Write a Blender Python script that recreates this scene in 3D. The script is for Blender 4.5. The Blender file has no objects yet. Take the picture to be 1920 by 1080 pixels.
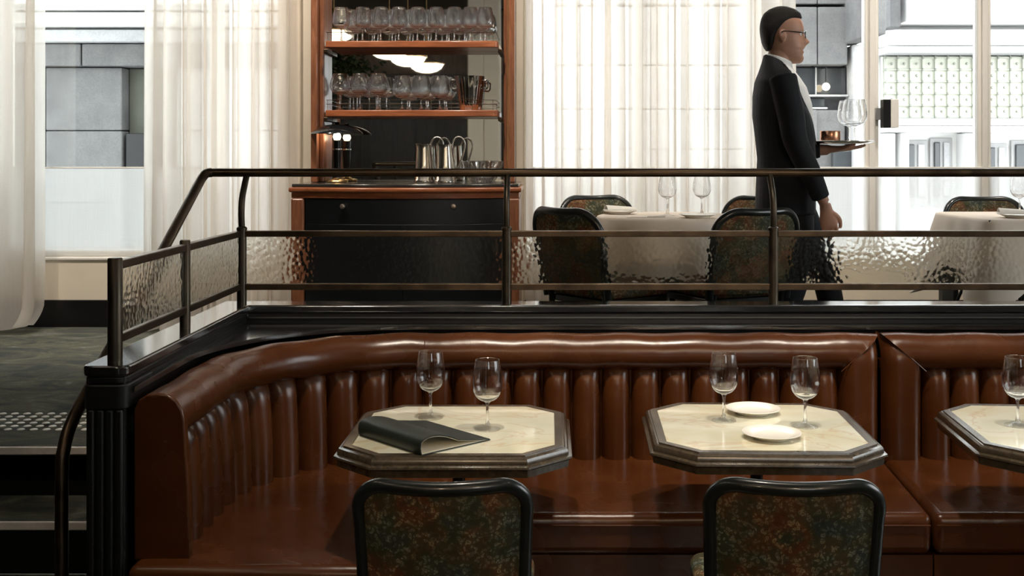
import bpy, bmesh, math, random
from mathutils import Vector, Matrix

random.seed(7)
PI = math.pi
C = bpy.context.scene.collection
SC = bpy.context.scene

# ------------------------------------------------------------------ camera
F = 2100.0           # focal length in px of a 1920 wide frame
PX, PY, EYE = 1030.0, 290.0, 1.57
cam_d = bpy.data.cameras.new('camera')
cam_d.sensor_width = 36.0
cam_d.lens = F / 1920 * 36.0
cam_d.shift_x = -(PX - 960) / 1920
cam_d.shift_y = -(540 - PY) / 1920
cam_d.clip_start = 0.05
cam = bpy.data.objects.new('camera', cam_d)
C.objects.link(cam)
cam.location = (0, 0, EYE)
cam.rotation_euler = (PI / 2, 0, 0)
SC.camera = cam

# ------------------------------------------------------------------ world, light, exposure
w = bpy.data.worlds.new('overcast_sky')
SC.world = w
w.use_nodes = True
bg = w.node_tree.nodes['Background']
bg.inputs[0].default_value = (0.97, 0.985, 1.0, 1)
bg.inputs[1].default_value = 7.0


def lamp(name, kind, loc, target, energy, col, **kw):
    d = bpy.data.lights.new(name, kind)
    d.energy = energy
    d.color = col
    for k, v in kw.items():
        setattr(d, k, v)
    o = bpy.data.objects.new(name, d)
    C.objects.link(o)
    o.location = loc
    if target is not None:
        o.rotation_euler = (Vector(target) - Vector(loc)).to_track_quat('-Z', 'Y').to_euler()
    return o


WARM = (1.0, 0.80, 0.58)
# ceiling track spots behind the camera, aimed at the banquette
for (lx, tx) in ((-0.6, -0.8), (1.05, 0.45), (2.2, 1.7)):
    lamp('track_spot', 'SPOT', (lx, -2.2, 2.95), (tx, 3.7, 0.55), 80, (1.0, 0.73, 0.46),
         spot_size=math.radians(34), spot_blend=0.6, shadow_soft_size=0.09)
# recessed downlights above the tables and over the upper floor
for (lx, ly, e) in ((-0.25, 2.9, 230), (0.65, 2.9, 230), (1.6, 2.9, 190)):
    lamp('downlight', 'SPOT', (lx, ly, 3.85), (lx, ly + 0.75, 0.7), e, (1.0, 0.89, 0.75),
         spot_size=math.radians(44), spot_blend=0.5, shadow_soft_size=0.06)
for (lx, ly, e) in ((-3.2, 5.2, 165), (-2.0, 5.2, 165), (-0.78, 5.1, 210), (0.4, 5.2, 110), (1.6, 5.2, 120), (2.8, 5.2, 130)):
    lamp('downlight', 'SPOT', (lx, ly, 3.85), (lx, 6.8, 1.3), e, (1.0, 0.90, 0.79),
         spot_size=math.radians(75), spot_blend=0.7, shadow_soft_size=0.06)

# narrow wall washers that graze the top of the banquette
for lx in (-1.35, -0.55, 0.1, 0.75, 1.4, 2.05):
    lamp('wall_washer', 'SPOT', (lx, 2.75, 3.86), (lx, 4.17, 0.82), 85, (1.0, 0.84, 0.64),
         spot_size=math.radians(20), spot_blend=0.7, shadow_soft_size=0.05)

SC.view_settings.view_transform = 'Standard'
SC.view_settings.look = 'None'
SC.view_settings.gamma = 1.0
SC.view_settings.use_curve_mapping = False
SC.view_settings.exposure = 0.0
cy = SC.cycles
cy.max_bounces = 14
cy.diffuse_bounces = 4
cy.glossy_bounces = 6
cy.transmission_bounces = 12
cy.transparent_max_bounces = 24
cy.sample_clamp_indirect = 6.0
cy.blur_glossy = 0.8
cy.use_denoising = True

# ------------------------------------------------------------------ helpers


def at(px, py, Y):
    """pixel of the 1920x1080 photograph at depth Y -> world point"""
    return Vector(((px - PX) / F * Y, Y, EYE - (py - PY) / F * Y))


def NB():
    return bmesh.new()


def finish(name, bm, mat, parent=None, smooth=True, angle=40, bevel=0.0, seg=2, normals=True):
    if normals:
        bmesh.ops.recalc_face_normals(bm, faces=bm.faces[:])
    me = bpy.data.meshes.new(name)
    bm.to_mesh(me)
    bm.free()
    if smooth:
        me.polygons.foreach_set('use_smooth', [True] * len(me.polygons))
        me.set_sharp_from_angle(angle=math.radians(angle))
    if mat is not None:
        me.materials.append(mat)
    o = bpy.data.objects.new(name, me)
    C.objects.link(o)
    if parent is not None:
        o.parent = parent
    if bevel > 0:
        m = o.modifiers.new('bevel', 'BEVEL')
        m.width = bevel
        m.segments = seg
        m.limit_method = 'ANGLE'
        m.angle_limit = math.radians(35)
    return o


def box(bm, x0, x1, y0, y1, z0, z1):
    vs = [bm.verts.new((x, y, z)) for x in (x0, x1) for y in (y0, y1) for z in (z0, z1)]
    for f in ((0, 1, 3, 2), (4, 6, 7, 5), (0, 4, 5, 1), (2, 3, 7, 6), (0, 2, 6, 4), (1, 5, 7, 3)):
        bm.faces.new([vs[i] for i in f])
    return vs


def prism(bm, poly, z0, z1):
    a = [bm.verts.new((x, y, z0)) for x, y in poly]
    b = [bm.verts.new((x, y, z1)) for x, y in poly]
    n = len(poly)
    bm.faces.new(a[::-1])
    bm.faces.new(b)
    for i in range(n):
        j = (i + 1) % n
        bm.faces.new((a[i], a[j], b[j], b[i]))


def lathe(bm, prof, n=24, c=(0, 0, 0), sx=1.0, sy=1.0):
    rings = []
    for r, z in prof:
        if r < 1e-6:
            rings.append([bm.verts.new((c[0], c[1], c[2] + z))])
        else:
            rings.append([bm.verts.new((c[0] + sx * r * math.cos(2 * PI * i / n),
                                        c[1] + sy * r * math.sin(2 * PI * i / n), c[2] + z)) for i in range(n)])
    for a, b in zip(rings, rings[1:]):
        for i in range(n):
            j = (i + 1) % n
            if len(a) == 1 and len(b) == 1:
                continue
            if len(a) == 1:
                bm.faces.new((a[0], b[j], b[i]))
            elif len(b) == 1:
                bm.faces.new((a[i], a[j], b[0]))
            else:
                bm.faces.new((a[i], a[j], b[j], b[i]))


def tube(bm, pts, r, n=10, caps=True, closed=False, flat=1.0):
    """round tube along points; r a number or a list"""
    pts = [Vector(p) for p in pts]
    m = len(pts)
    rs = r if isinstance(r, (list, tuple)) else [r] * m
    tans = []
    for i in range(m):
        if closed:
            t = pts[(i + 1) % m] - pts[i - 1]
        else:
            t = pts[min(i + 1, m - 1)] - pts[max(i - 1, 0)]
        tans.append(t.normalized())
    t0 = tans[0]
    ref = Vector((0, 0, 1)) if abs(t0.z) < 0.9 else Vector((0, 1, 0))
    nrm = (ref - t0 * ref.dot(t0)).normalized()
    rings = []
    for i in range(m):
        t = tans[i]
        nrm = (nrm - t * nrm.dot(t))
        if nrm.length < 1e-6:
            nrm = t.orthogonal()
        nrm.normalize()
        bi = t.cross(nrm)
        rings.append([bm.verts.new(pts[i] + rs[i] * (nrm * math.cos(2 * PI * k / n) * flat + bi * math.sin(2 * PI * k / n)))
                      for k in range(n)])
    seq = list(zip(rings, rings[1:]))
    if closed:
        seq.append((rings[-1], rings[0]))
    for a, b in seq:
        for k in range(n):
            l = (k + 1) % n
            bm.faces.new((a[k], a[l], b[l], b[k]))
    if caps and not closed:
        bm.faces.new(rings[0][::-1])
        bm.faces.new(rings[-1])


def smooth_pts(pts, n=6):
    """Catmull-Rom through the points"""
    P = [Vector(p) for p in pts]
    out = []
    for i in range(len(P) - 1):
        p0, p1, p2, p3 = P[max(i - 1, 0)], P[i], P[i + 1], P[min(i + 2, len(P) - 1)]
        for k in range(n):
            t = k / n
            out.append(0.5 * ((2 * p1) + (p2 - p0) * t + (2 * p0 - 5 * p1 + 4 * p2 - p3) * t * t
                              + (3 * p1 - p0 - 3 * p2 + p3) * t ** 3))
    out.append(P[-1])
    return out


def grid(bm, nu, nv, fn):
    V = [[bm.verts.new(fn(i / nu, j / nv)) for j in range(nv + 1)] for i in range(nu + 1)]
    for i in range(nu):
        for j in range(nv):
            bm.faces.new((V[i][j], V[i + 1][j], V[i + 1][j + 1], V[i][j + 1]))
    return V


def loft(bm, rings):
    """closed loft of equal-length rings with capped ends"""
    R = [[bm.verts.new(p) for p in r] for r in rings]
    n = len(R[0])
    for a, b in zip(R, R[1:]):
        for k in range(n):
            l = (k + 1) % n
            bm.faces.new((a[k], a[l], b[l], b[k]))
    bm.faces.new(R[0][::-1])
    bm.faces.new(R[-1])


def thing(name, label, cat, loc=(0, 0, 0), rotz=0.0, group=None):
    o = bpy.data.objects.new(name, None)
    o.empty_display_size = 0.1
    C.objects.link(o)
    o.location = loc
    o.rotation_euler = (0, 0, rotz)
    return tag(o, label, cat, group)


def tag(o, label, cat, group=None):
    o['label'] = label
    o['category'] = cat
    if group:
        o['group'] = group
    return o


def struct(o):
    o['kind'] = 'structure'
    return o


def dup(root, loc, rotz, label=None, group=None):
    r = root.copy()
    C.objects.link(r)
    r.location = loc
    r.rotation_euler = (0, 0, rotz)
    if label:
        r['label'] = label
    if group:
        r['group'] = group
    for ch in list(root.children):
        c = ch.copy()
        C.objects.link(c)
        c.parent = r
        for g in list(ch.children):
            d = g.copy()
            C.objects.link(d)
            d.parent = c
    return r


# ------------------------------------------------------------------ materials


def mat(name, col, rough=0.5, metal=0.0, spec=0.5, coat=0.0, coat_rough=0.1, emit=None, estr=0.0, trans=0.0, ior=1.45):
    m = bpy.data.materials.new(name)
    m.use_nodes = True
    b = m.node_tree.nodes['Principled BSDF']
    b.inputs['Base Color'].default_value = (*col, 1)
    b.inputs['Roughness'].default_value = rough
    b.inputs['Metallic'].default_value = metal
    b.inputs['Specular IOR Level'].default_value = spec
    b.inputs['Coat Weight'].default_value = coat
    b.inputs['Coat Roughness'].default_value = coat_rough
    b.inputs['Transmission Weight'].default_value = trans
    b.inputs['IOR'].default_value = ior
    if emit:
        b.inputs['Emission Color'].default_value = (*emit, 1)
        b.inputs['Emission Strength'].default_value = estr
    return m


class NT:
    """small node-tree writer"""

    def __init__(self, m):
        self.t = m.node_tree
        self.b = self.t.nodes.get('Principled BSDF')
        self.out = self.t.nodes['Material Output']

    def n(self, kind, **kw):
        nd = self.t.nodes.new(kind)
        for k, v in kw.items():
            if k in nd.inputs:
                nd.inputs[k].default_value = v
            else:
                setattr(nd, k, v)
        return nd

    def l(self, a, b):
        self.t.links.new(a, b)

    def coords(self, scale=(1, 1, 1), kind='Object', rot=(0, 0, 0)):
        tc = self.n('ShaderNodeTexCoord')
        mp = self.n('ShaderNodeMapping')
        mp.inputs['Scale'].default_value = scale
        mp.inputs['Rotation'].default_value = rot
        self.l(tc.outputs[kind], mp.inputs['Vector'])
        return mp.outputs['Vector']

    def noise(self, vec, scale, detail=4, rough=0.55, dist=0.0):
        nd = self.n('ShaderNodeTexNoise')
        nd.inputs['Scale'].default_value = scale
        nd.inputs['Detail'].default_value = detail
        nd.inputs['Roughness'].default_value = rough
        nd.inputs['Distortion'].default_value = dist
        self.l(vec, nd.inputs['Vector'])
        return nd.outputs['Fac']

    def ramp(self, fac, stops):
        nd = self.n('ShaderNodeValToRGB')
        el = nd.color_ramp.elements
        while len(el) < len(stops):
            el.new(0.5)
        for e, (p, c) in zip(el, stops):
            e.position = p
            e.color = (*c, 1) if len(c) == 3 else c
        self.l(fac, nd.inputs['Fac'])
        return nd.outputs['Color']

    def bump(self, h, strength, dist=0.01):
        nd = self.n('ShaderNodeBump')
        nd.inputs['Strength'].default_value = strength
        nd.inputs['Distance'].default_value = dist
        self.l(h, nd.inputs['Height'])
        return nd.outputs['Normal']

    def mixc(self, fac, a, b, mode='MIX'):
        nd = self.n('ShaderNodeMix', data_type='RGBA', blend_type=mode)
        for sock, v in ((0, fac), (6, a), (7, b)):
            if hasattr(v, 'is_output'):
                self.l(v, nd.inputs[sock])
            elif sock == 0:
                nd.inputs[0].default_value = v
            else:
                nd.inputs[sock].default_value = (*v, 1)
        return nd.outputs[2]

    def maprange(self, v, a, b, c, d):
        nd = self.n('ShaderNodeMapRange')
        for i, x in enumerate((a, b, c, d)):
            nd.inputs[i + 1].default_value = x
        self.l(v, nd.inputs[0])
        return nd.outputs[0]


def leather_mat():
    m = mat('brown_leather', (0.15, 0.05, 0.022), 0.34, spec=0.5)
    t = NT(m)
    v = t.coords()
    big = t.noise(v, 3.5, 3, 0.5, 0.5)
    col = t.ramp(big, [(0.25, (0.042, 0.0118, 0.0032)), (0.5, (0.061, 0.0180, 0.0046)), (0.75, (0.084, 0.0265, 0.0068))])
    t.l(col, t.b.inputs['Base Color'])
    t.l(t.maprange(big, 0.3, 0.7, 0.22, 0.30), t.b.inputs['Roughness'])
    wr = t.noise(v, 11, 2, 0.45)
    nb = t.n('ShaderNodeBump')
    nb.inputs['Strength'].default_value = 0.22
    nb.inputs['Distance'].default_value = 0.012
    t.l(wr, nb.inputs['Height'])
    t.l(nb.outputs[0], t.b.inputs['Normal'])
    return m


def wood_mat(name, dark, light, rough=0.3, scale=(6, 6, 0.7), coat=0.3):
    m = mat(name, light, rough, coat=coat, coat_rough=0.15)
    t = NT(m)
    v = t.coords(scale)
    a = t.noise(v, 9, 6, 0.6, 0.8)
    col = t.ramp(a, [(0.3, dark), (0.7, light)])
    t.l(col, t.b.inputs['Base Color'])
    t.l(t.bump(a, 0.1, 0.002), t.b.inputs['Normal'])
    return m


def metal_mat(name, col, rough, bump=0.05, col2=None):
    m = mat(name, col, rough, metal=1.0)
    t = NT(m)
    v = t.coords()
    a = t.noise(v, 14, 5, 0.6)
    if col2:
        t.l(t.ramp(a, [(0.3, col), (0.7, col2)]), t.b.inputs['Base Color'])
    t.l(t.maprange(a, 0.3, 0.7, rough * 0.8, rough * 1.25), t.b.inputs['Roughness'])
    t.l(t.bump(t.noise(v, 120, 2), bump, 0.002), t.b.inputs['Normal'])
    return m


def plain_mat(name, col, rough=0.5, var=0.12, scale=12, coat=0.0, bump=0.05, spec=0.5):
    m = mat(name, col, rough, coat=coat, spec=spec)
    t = NT(m)
    v = t.coords()
    a = t.noise(v, scale, 5, 0.6)
    lo = tuple(c * (1 - var) for c in col)
    hi = tuple(min(1, c * (1 + var)) for c in col)
    t.l(t.ramp(a, [(0.3, lo), (0.7, hi)]), t.b.inputs['Base Color'])
    if bump:
        t.l(t.bump(t.noise(v, scale * 12, 3), bump, 0.002), t.b.inputs['Normal'])
    return m


def onyx_mat():
    m = mat('cream_onyx', (0.80, 0.70, 0.50), 0.12, spec=0.5, coat=0.6, coat_rough=0.04)
    t = NT(m)
    oi = t.n('ShaderNodeObjectInfo')
    tc = t.n('ShaderNodeTexCoord')
    ad = t.n('ShaderNodeVectorMath', operation='ADD')
    sc = t.n('ShaderNodeVectorMath', operation='SCALE')
    sc.inputs['Scale'].default_value = 1.7
    t.l(oi.outputs['Location'], sc.inputs[0])
    t.l(tc.outputs['Object'], ad.inputs[0])
    t.l(sc.outputs[0], ad.inputs[1])
    mp = t.n('ShaderNodeMapping')
    mp.inputs['Scale'].default_value = (2.0, 2.6, 1)
    mp.inputs['Rotation'].default_value = (0, 0, 0.3)
    t.l(ad.outputs[0], mp.inputs['Vector'])
    a = t.noise(mp.outputs[0], 1.5, 5, 0.55, 0.5)
    col = t.ramp(a, [(0.25, (0.63, 0.58, 0.40)), (0.42, (0.71, 0.68, 0.51)), (0.55, (0.76, 0.75, 0.61)), (0.75, (0.70, 0.68, 0.53))])
    b = t.noise(mp.outputs[0], 1.1, 5, 0.55, 0.9)
    vein = t.ramp(b, [(0.475, (0, 0, 0)), (0.495, (1, 1, 1)), (0.515, (0, 0, 0))])
    sep = t.n('ShaderNodeMath', operation='MULTIPLY')
    t.l(vein, sep.inputs[0])
    sep.inputs[1].default_value = 0.38
    col2 = t.mixc(sep.outputs[0], col, (0.58, 0.34, 0.18))
    t.l(col2, t.b.inputs['Base Color'])
    return m


def fabric_mat():
    """dark botanical jacquard"""
    m = mat('botanical_fabric', (0.03, 0.03, 0.02), 0.75, spec=0.25)
    t = NT(m)
    v = t.coords((1, 1, 1))
    oi = t.n('ShaderNodeObjectInfo')
    ad = t.n('ShaderNodeVectorMath', operation='ADD')
    t.l(v, ad.inputs[0])
    t.l(oi.outputs['Location'], ad.inputs[1])
    v = ad.outputs[0]
    hue = t.noise(v, 9, 3, 0.55, 0.4)
    tint = t.ramp(hue, [(0.30, (0.020, 0.030, 0.028)), (0.43, (0.030, 0.032, 0.014)), (0.52, (0.055, 0.034, 0.012)),
                        (0.60, (0.090, 0.026, 0.010)), (0.72, (0.022, 0.030, 0.016))])
    # curls: contour lines of a distorted voronoi
    vo = t.n('ShaderNodeTexVoronoi', feature='F1')
    vo.inputs['Scale'].default_value = 88
    vd = t.n('ShaderNodeVectorMath', operation='ADD')
    nz = t.n('ShaderNodeTexNoise')
    nz.inputs['Scale'].default_value = 45
    t.l(v, nz.inputs['Vector'])
    sc = t.n('ShaderNodeVectorMath', operation='SCALE')
    sc.inputs['Scale'].default_value = 0.030
    t.l(nz.outputs['Color'], sc.inputs[0])
    t.l(v, vd.inputs[0])
    t.l(sc.outputs[0], vd.inputs[1])
    t.l(vd.outputs[0], vo.inputs['Vector'])
    rings = t.ramp(vo.outputs['Distance'], [(0.20, (0.25, 0.25, 0.25)), (0.32, (1, 1, 1)), (0.42, (0.2, 0.2, 0.2)), (0.62, (0.06, 0.06, 0.06))])
    patch = t.noise(v, 26, 4, 0.6)
    k = t.n('ShaderNodeMath', operation='MULTIPLY')
    t.l(rings, k.inputs[0])
    t.l(t.maprange(patch, 0.36, 0.66, 0.0, 1.0), k.inputs[1])
    warmc = t.mixc(t.maprange(hue, 0.4, 0.6, 0, 1), (0.24, 0.25, 0.19), (0.40, 0.29, 0.14))
    col = t.mixc(k.outputs[0], tint, warmc)
    t.l(col, t.b.inputs['Base Color'])
    t.l(t.bump(t.noise(v, 600, 2), 0.3, 0.001), t.b.inputs['Normal'])
    return m


def carpet_mat():
    m = mat('green_carpet', (0.03, 0.035, 0.028), 0.95, spec=0.1)
    t = NT(m)
    a = t.noise(t.coords((1.0, 1.9, 1), rot=(0, 0, 0.5)), 2.6, 8, 0.68, 1.6)
    b = t.noise(t.coords(), 180, 3, 0.7)
    col = t.ramp(a, [(0.32, (0.065, 0.078, 0.086)), (0.46, (0.11, 0.12, 0.108)), (0.57, (0.165, 0.166, 0.125)), (0.70, (0.27, 0.28, 0.28))])
    col2 = t.mixc(t.maprange(b, 0.3, 0.7, 0, 0.4), col, (0.02, 0.024, 0.018))
    t.l(col2, t.b.inputs['Base Color'])
    t.l(t.bump(b, 0.5, 0.004), t.b.inputs['Normal'])
    return m


def sheer_mat(name, col, transp, transl=0.6):
    m = bpy.data.materials.new(name)
    m.use_nodes = True
    t = NT(m)
    t.t.nodes.remove(t.b)
    v = t.coords()
    wx = t.n('ShaderNodeTexWave', bands_direction='Z')
    wx.inputs['Scale'].default_value = 60
    wx.inputs['Distortion'].default_value = 2.0
    t.l(v, wx.inputs['Vector'])
    a = t.noise(t.coords((60, 60, 1.2)), 3, 3, 0.6)
    colr = t.mixc(t.maprange(a, 0.3, 0.7, 0, 0.25), col, tuple(c * 0.8 for c in col))
    df = t.n('ShaderNodeBsdfDiffuse')
    tl = t.n('ShaderNodeBsdfTranslucent')
    t.l(colr, df.inputs['Color'])
    t.l(colr, tl.inputs['Color'])
    m1 = t.n('ShaderNodeMixShader')
    m1.inputs[0].default_value = transl
    t.l(df.outputs[0], m1.inputs[1])
    t.l(tl.outputs[0], m1.inputs[2])
    tr = t.n('ShaderNodeBsdfTransparent')
    m2 = t.n('ShaderNodeMixShader')
    t.l(t.maprange(wx.outputs['Fac'], 0, 1, transp - 0.03, transp + 0.03), m2.inputs[0])
    t.l(m1.outputs[0], m2.inputs[1])
    t.l(tr.outputs[0], m2.inputs[2])
    t.l(m2.outputs[0], t.out.inputs['Surface'])
    return m


def pane_mat():
    """thin window glass: clear with a faint reflection"""
    m = bpy.data.materials.new('window_glass')
    m.use_nodes = True
    t = NT(m)
    t.t.nodes.remove(t.b)
    tr = t.n('ShaderNodeBsdfTransparent')
    tr.inputs['Color'].default_value = (0.95, 0.97, 0.97, 1)
    gl = t.n('ShaderNodeBsdfGlossy')
    gl.inputs['Roughness'].default_value = 0.01
    fr = t.n('ShaderNodeFresnel')
    fr.inputs['IOR'].default_value = 1.45
    mx = t.n('ShaderNodeMixShader')
    t.l(fr.outputs[0], mx.inputs[0])
    t.l(tr.outputs[0], mx.inputs[1])
    t.l(gl.outputs[0], mx.inputs[2])
    t.l(mx.outputs[0], t.out.inputs['Surface'])
    return m


def hammered_mat(name='hammered_glass', strength=0.24):
    m = bpy.data.materials.new(name)
    m.use_nodes = True
    t = NT(m)
    t.t.nodes.remove(t.b)
    v = t.coords((1, 1, 1))
    nz = t.n('ShaderNodeTexNoise')
    nz.inputs['Scale'].default_value = 24
    t.l(v, nz.inputs['Vector'])
    sc = t.n('ShaderNodeVectorMath', operation='SCALE')
    sc.inputs['Scale'].default_value = 0.008
    t.l(nz.outputs['Color'], sc.inputs[0])
    ad = t.n('ShaderNodeVectorMath', operation='ADD')
    t.l(v, ad.inputs[0])
    t.l(sc.outputs[0], ad.inputs[1])
    vo = t.n('ShaderNodeTexVoronoi', feature='SMOOTH_F1')
    vo.inputs['Scale'].default_value = 52
    vo.inputs['Smoothness'].default_value = 0.35
    t.l(ad.outputs[0], vo.inputs['Vector'])
    bp = t.bump(vo.outputs['Distance'], strength, 0.006)
    g = t.n('ShaderNodeBsdfGlass')
    g.inputs['Roughness'].default_value = 0.10
    g.inputs['IOR'].default_value = 1.45
    g.inputs['Color'].default_value = (0.97, 0.97, 0.95, 1)
    t.l(bp, g.inputs['Normal'])
    t.l(g.outputs[0], t.out.inputs['Surface'])
    return m


def glass_mat(name='clear_glass', col=(1, 1, 1), ior=1.45, clear=0.42):
    m = bpy.data.materials.new(name)
    m.use_nodes = True
    t = NT(m)
    t.t.nodes.remove(t.b)
    g = t.n('ShaderNodeBsdfGlass')
    g.inputs['Roughness'].default_value = 0.0
    g.inputs['IOR'].default_value = ior
    g.inputs['Color'].default_value = (*col, 1)
    tr = t.n('ShaderNodeBsdfTransparent')
    mx = t.n('ShaderNodeMixShader')
    mx.inputs[0].default_value = clear
    t.l(g.outputs[0], mx.inputs[1])
    t.l(tr.outputs[0], mx.inputs[2])
    t.l(mx.outputs[0], t.out.inputs['Surface'])
    return m


def stone_mat(name, lo, hi):
    m = mat(name, hi, 0.85, spec=0.2)
    t = NT(m)
    v = t.coords()
    a = t.noise(v, 3, 6, 0.7)
    b = t.noise(v, 60, 3, 0.6)
    c = t.ramp(a, [(0.3, lo), (0.7, hi)])
    t.l(t.mixc(t.maprange(b, 0.4, 0.7, 0, 0.3), c, tuple(x * 0.55 for x in lo)), t.b.inputs['Base Color'])
    t.l(t.bump(b, 0.3, 0.01), t.b.inputs['Normal'])
    return m


LEATHER = leather_mat()
MAHOG = wood_mat('mahogany', (0.13, 0.045, 0.020), (0.28, 0.110, 0.052), 0.28)
MAHOG_X = wood_mat('mahogany_lengthwise', (0.19, 0.052, 0.018), (0.36, 0.115, 0.042), 0.28, scale=(0.7, 6, 6))
WALNUT = wood_mat('dark_walnut_table_edge', (0.028, 0.020, 0.012), (0.075, 0.056, 0.034), 0.26, scale=(4, 4, 4), coat=0.5)
BLACKWOOD = wood_mat('black_stained_wood', (0.003, 0.0035, 0.0035), (0.007, 0.008, 0.0075), 0.45, scale=(1, 6, 6), coat=0.03)
BLACKPANEL = plain_mat('black_painted_panel', (0.006, 0.007, 0.008), 0.32, 0.2, 6)
LACQUER = plain_mat('black_lacquer_cap', (0.012, 0.012, 0.012), 0.14, 0.2, 8, coat=1.0, bump=0.0, spec=0.8)
BRONZE = metal_mat('aged_bronze', (0.075, 0.055, 0.038), 0.36, 0.05, (0.13, 0.090, 0.058))
BRONZE_D = metal_mat('dark_bronze', (0.050, 0.044, 0.034), 0.42, 0.05, (0.085, 0.066, 0.048))
CHAIRWOOD = plain_mat('black_green_chair_frame', (0.010, 0.013, 0.012), 0.30, 0.2, 20, coat=0.4)
FABRIC = fabric_mat()
CARPET = carpet_mat()
ONYX = onyx_mat()
GLASS = glass_mat(clear=0.10)
GLASS_FOOT = glass_mat('clear_glass_foot', clear=0.72)
GLASS_SHELF = glass_mat('clear_glass_shelf', clear=0.36)
HAMMER = hammered_mat()
HAMMER_SIDE = hammered_mat('hammered_glass_side_run', 0.12)
HAMMER_BACK = glass_mat('hammered_glass_smooth_side', (0.97, 0.97, 0.95), clear=0.0)
PANE = pane_mat()
SHEER = sheer_mat('sheer_curtain', (0.92, 0.885, 0.835), 0.19, 0.78)
LINEN = sheer_mat('white_half_height_sheer', (0.93, 0.93, 0.92), 0.22, 0.75)
CREAM = plain_mat('cream_wall_paint', (0.80, 0.71, 0.57), 0.6, 0.04, 3, bump=0.02)
WHITE = plain_mat('white_frame_paint', (0.88, 0.85, 0.79), 0.45, 0.03, 4, bump=0.02)
CEIL = plain_mat('ceiling_paint', (0.30, 0.28, 0.25), 0.8, 0.04, 2, bump=0.0)
BASEB = plain_mat('black_skirting_paint', (0.004, 0.004, 0.004), 0.4, 0.2, 6)
DARKWALL = wood_mat('dark_timber_panelling', (0.025, 0.017, 0.010), (0.055, 0.038, 0.022), 0.4, scale=(3, 3, 0.5))
FRIEZE = wood_mat('brown_timber_frieze', (0.16, 0.10, 0.055), (0.26, 0.17, 0.10), 0.4, scale=(3, 3, 0.5))
LOWFLOOR = wood_mat('dark_floor_boards', (0.02, 0.014, 0.009), (0.05, 0.034, 0.02), 0.35, scale=(0.6, 5, 5))
NOSING = plain_mat('pale_stair_nosing', (0.80, 0.72, 0.64), 0.5, 0.1, 30)
STUD = plain_mat('ivory_stud', (0.82, 0.80, 0.74), 0.4, 0.03, 20)
CLOTH = plain_mat('ivory_tablecloth', (0.74, 0.66, 0.57), 0.8, 0.03, 8, bump=0.1, spec=0.2)
CERAMIC = plain_mat('white_porcelain', (0.88, 0.85, 0.78), 0.12, 0.01, 4, coat=0.5, bump=0.0)
NAPKIN = plain_mat('white_napkin', (0.80, 0.78, 0.72), 0.8, 0.04, 20, bump=0.1)
SILVER = metal_mat('brushed_silver', (0.72, 0.69, 0.63), 0.20, 0.02)
CHROME = metal_mat('polished_steel', (0.70, 0.70, 0.70), 0.08, 0.0)
MIRROR = mat('mirror_silver', (0.86, 0.87, 0.86), 0.015, metal=1.0)
MARBLE_K = plain_mat('dark_stone_counter', (0.035, 0.032, 0.028), 0.15, 0.5, 6, coat=0.3, bump=0.0)
MENU = plain_mat('dark_green_leatherette', (0.013, 0.019, 0.015), 0.45, 0.12, 40, bump=0.12)
PAPER = plain_mat('cream_paper', (0.80, 0.75, 0.62), 0.7, 0.03, 20, bump=0.0)
MENU_MARK = mat('embossed_foil', (0.10, 0.115, 0.11), 0.3, metal=0.6)
LAMPBLACK = plain_mat('black_gloss_enamel', (0.008, 0.010, 0.011), 0.15, 0.1, 8, coat=0.6, bump=0.0)
BULB = mat('lit_bulb', (1, 0.9, 0.7), 0.4, emit=(1.0, 0.78, 0.48), estr=14)
OPAL = mat('lit_opal_glass', (0.95, 0.9, 0.8), 0.3, emit=(1.0, 0.84, 0.62), estr=4.5)
BRASS = metal_mat('warm_brass', (0.55, 0.36, 0.15), 0.3)
SKIN = plain_mat('skin', (0.42, 0.22, 0.145), 0.5, 0.08, 18, bump=0.05)
HAIR = plain_mat('dark_brown_hair', (0.010, 0.007, 0.005), 0.6, 0.5, 60, bump=0.8, spec=0.25)
SUIT = plain_mat('charcoal_suit_wool', (0.011, 0.012, 0.015), 0.75, 0.15, 80, bump=0.15, spec=0.25)
SHIRT = plain_mat('white_shirt_cotton', (0.80, 0.80, 0.78), 0.7, 0.03, 30, bump=0.05)
SHOE = plain_mat('black_shoe_leather', (0.008, 0.008, 0.008), 0.25, 0.1, 10, coat=0.4)
EYEWHITE = mat('eye_white', (0.75, 0.72, 0.68), 0.2)
PEWTER = metal_mat('worn_pewter', (0.42, 0.36, 0.32), 0.35)
COPPER = metal_mat('copper', (0.60, 0.30, 0.18), 0.28)
GREYSTONE = stone_mat('grey_granite', (0.125, 0.125, 0.126), (0.195, 0.194, 0.192))
PALESTONE = stone_mat('pale_granite', (0.40, 0.40, 0.41), (0.55, 0.55, 0.55))
DARKSTONE = stone_mat('dark_granite', (0.055, 0.055, 0.06), (0.09, 0.09, 0.095))
WHITEPAINT = plain_mat('white_render', (0.86, 0.86, 0.85), 0.7, 0.02, 3, bump=0.0)
LATTICE = plain_mat('pale_lattice_paint', (0.48, 0.50, 0.43), 0.6, 0.03, 6, bump=0.0)
LATTICEBG = plain_mat('lattice_backing', (0.60, 0.61, 0.53), 0.7, 0.03, 3, bump=0.0)
PAVE = plain_mat('pale_pavement', (0.50, 0.50, 0.50), 0.8, 0.08, 4)
DARKGLASS = mat('dark_shop_glass', (0.05, 0.055, 0.06), 0.06, spec=0.6)
GREYBOX = plain_mat('grey_plastic', (0.35, 0.35, 0.35), 0.5, 0.03, 10)
LEAF = plain_mat('dark_leaf', (0.018, 0.032, 0.010), 0.5, 0.5, 9)

UZ = 0.52          # upper floor level
WY = 6.84          # back window wall
# ------------------------------------------------------------------ room shell

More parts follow.
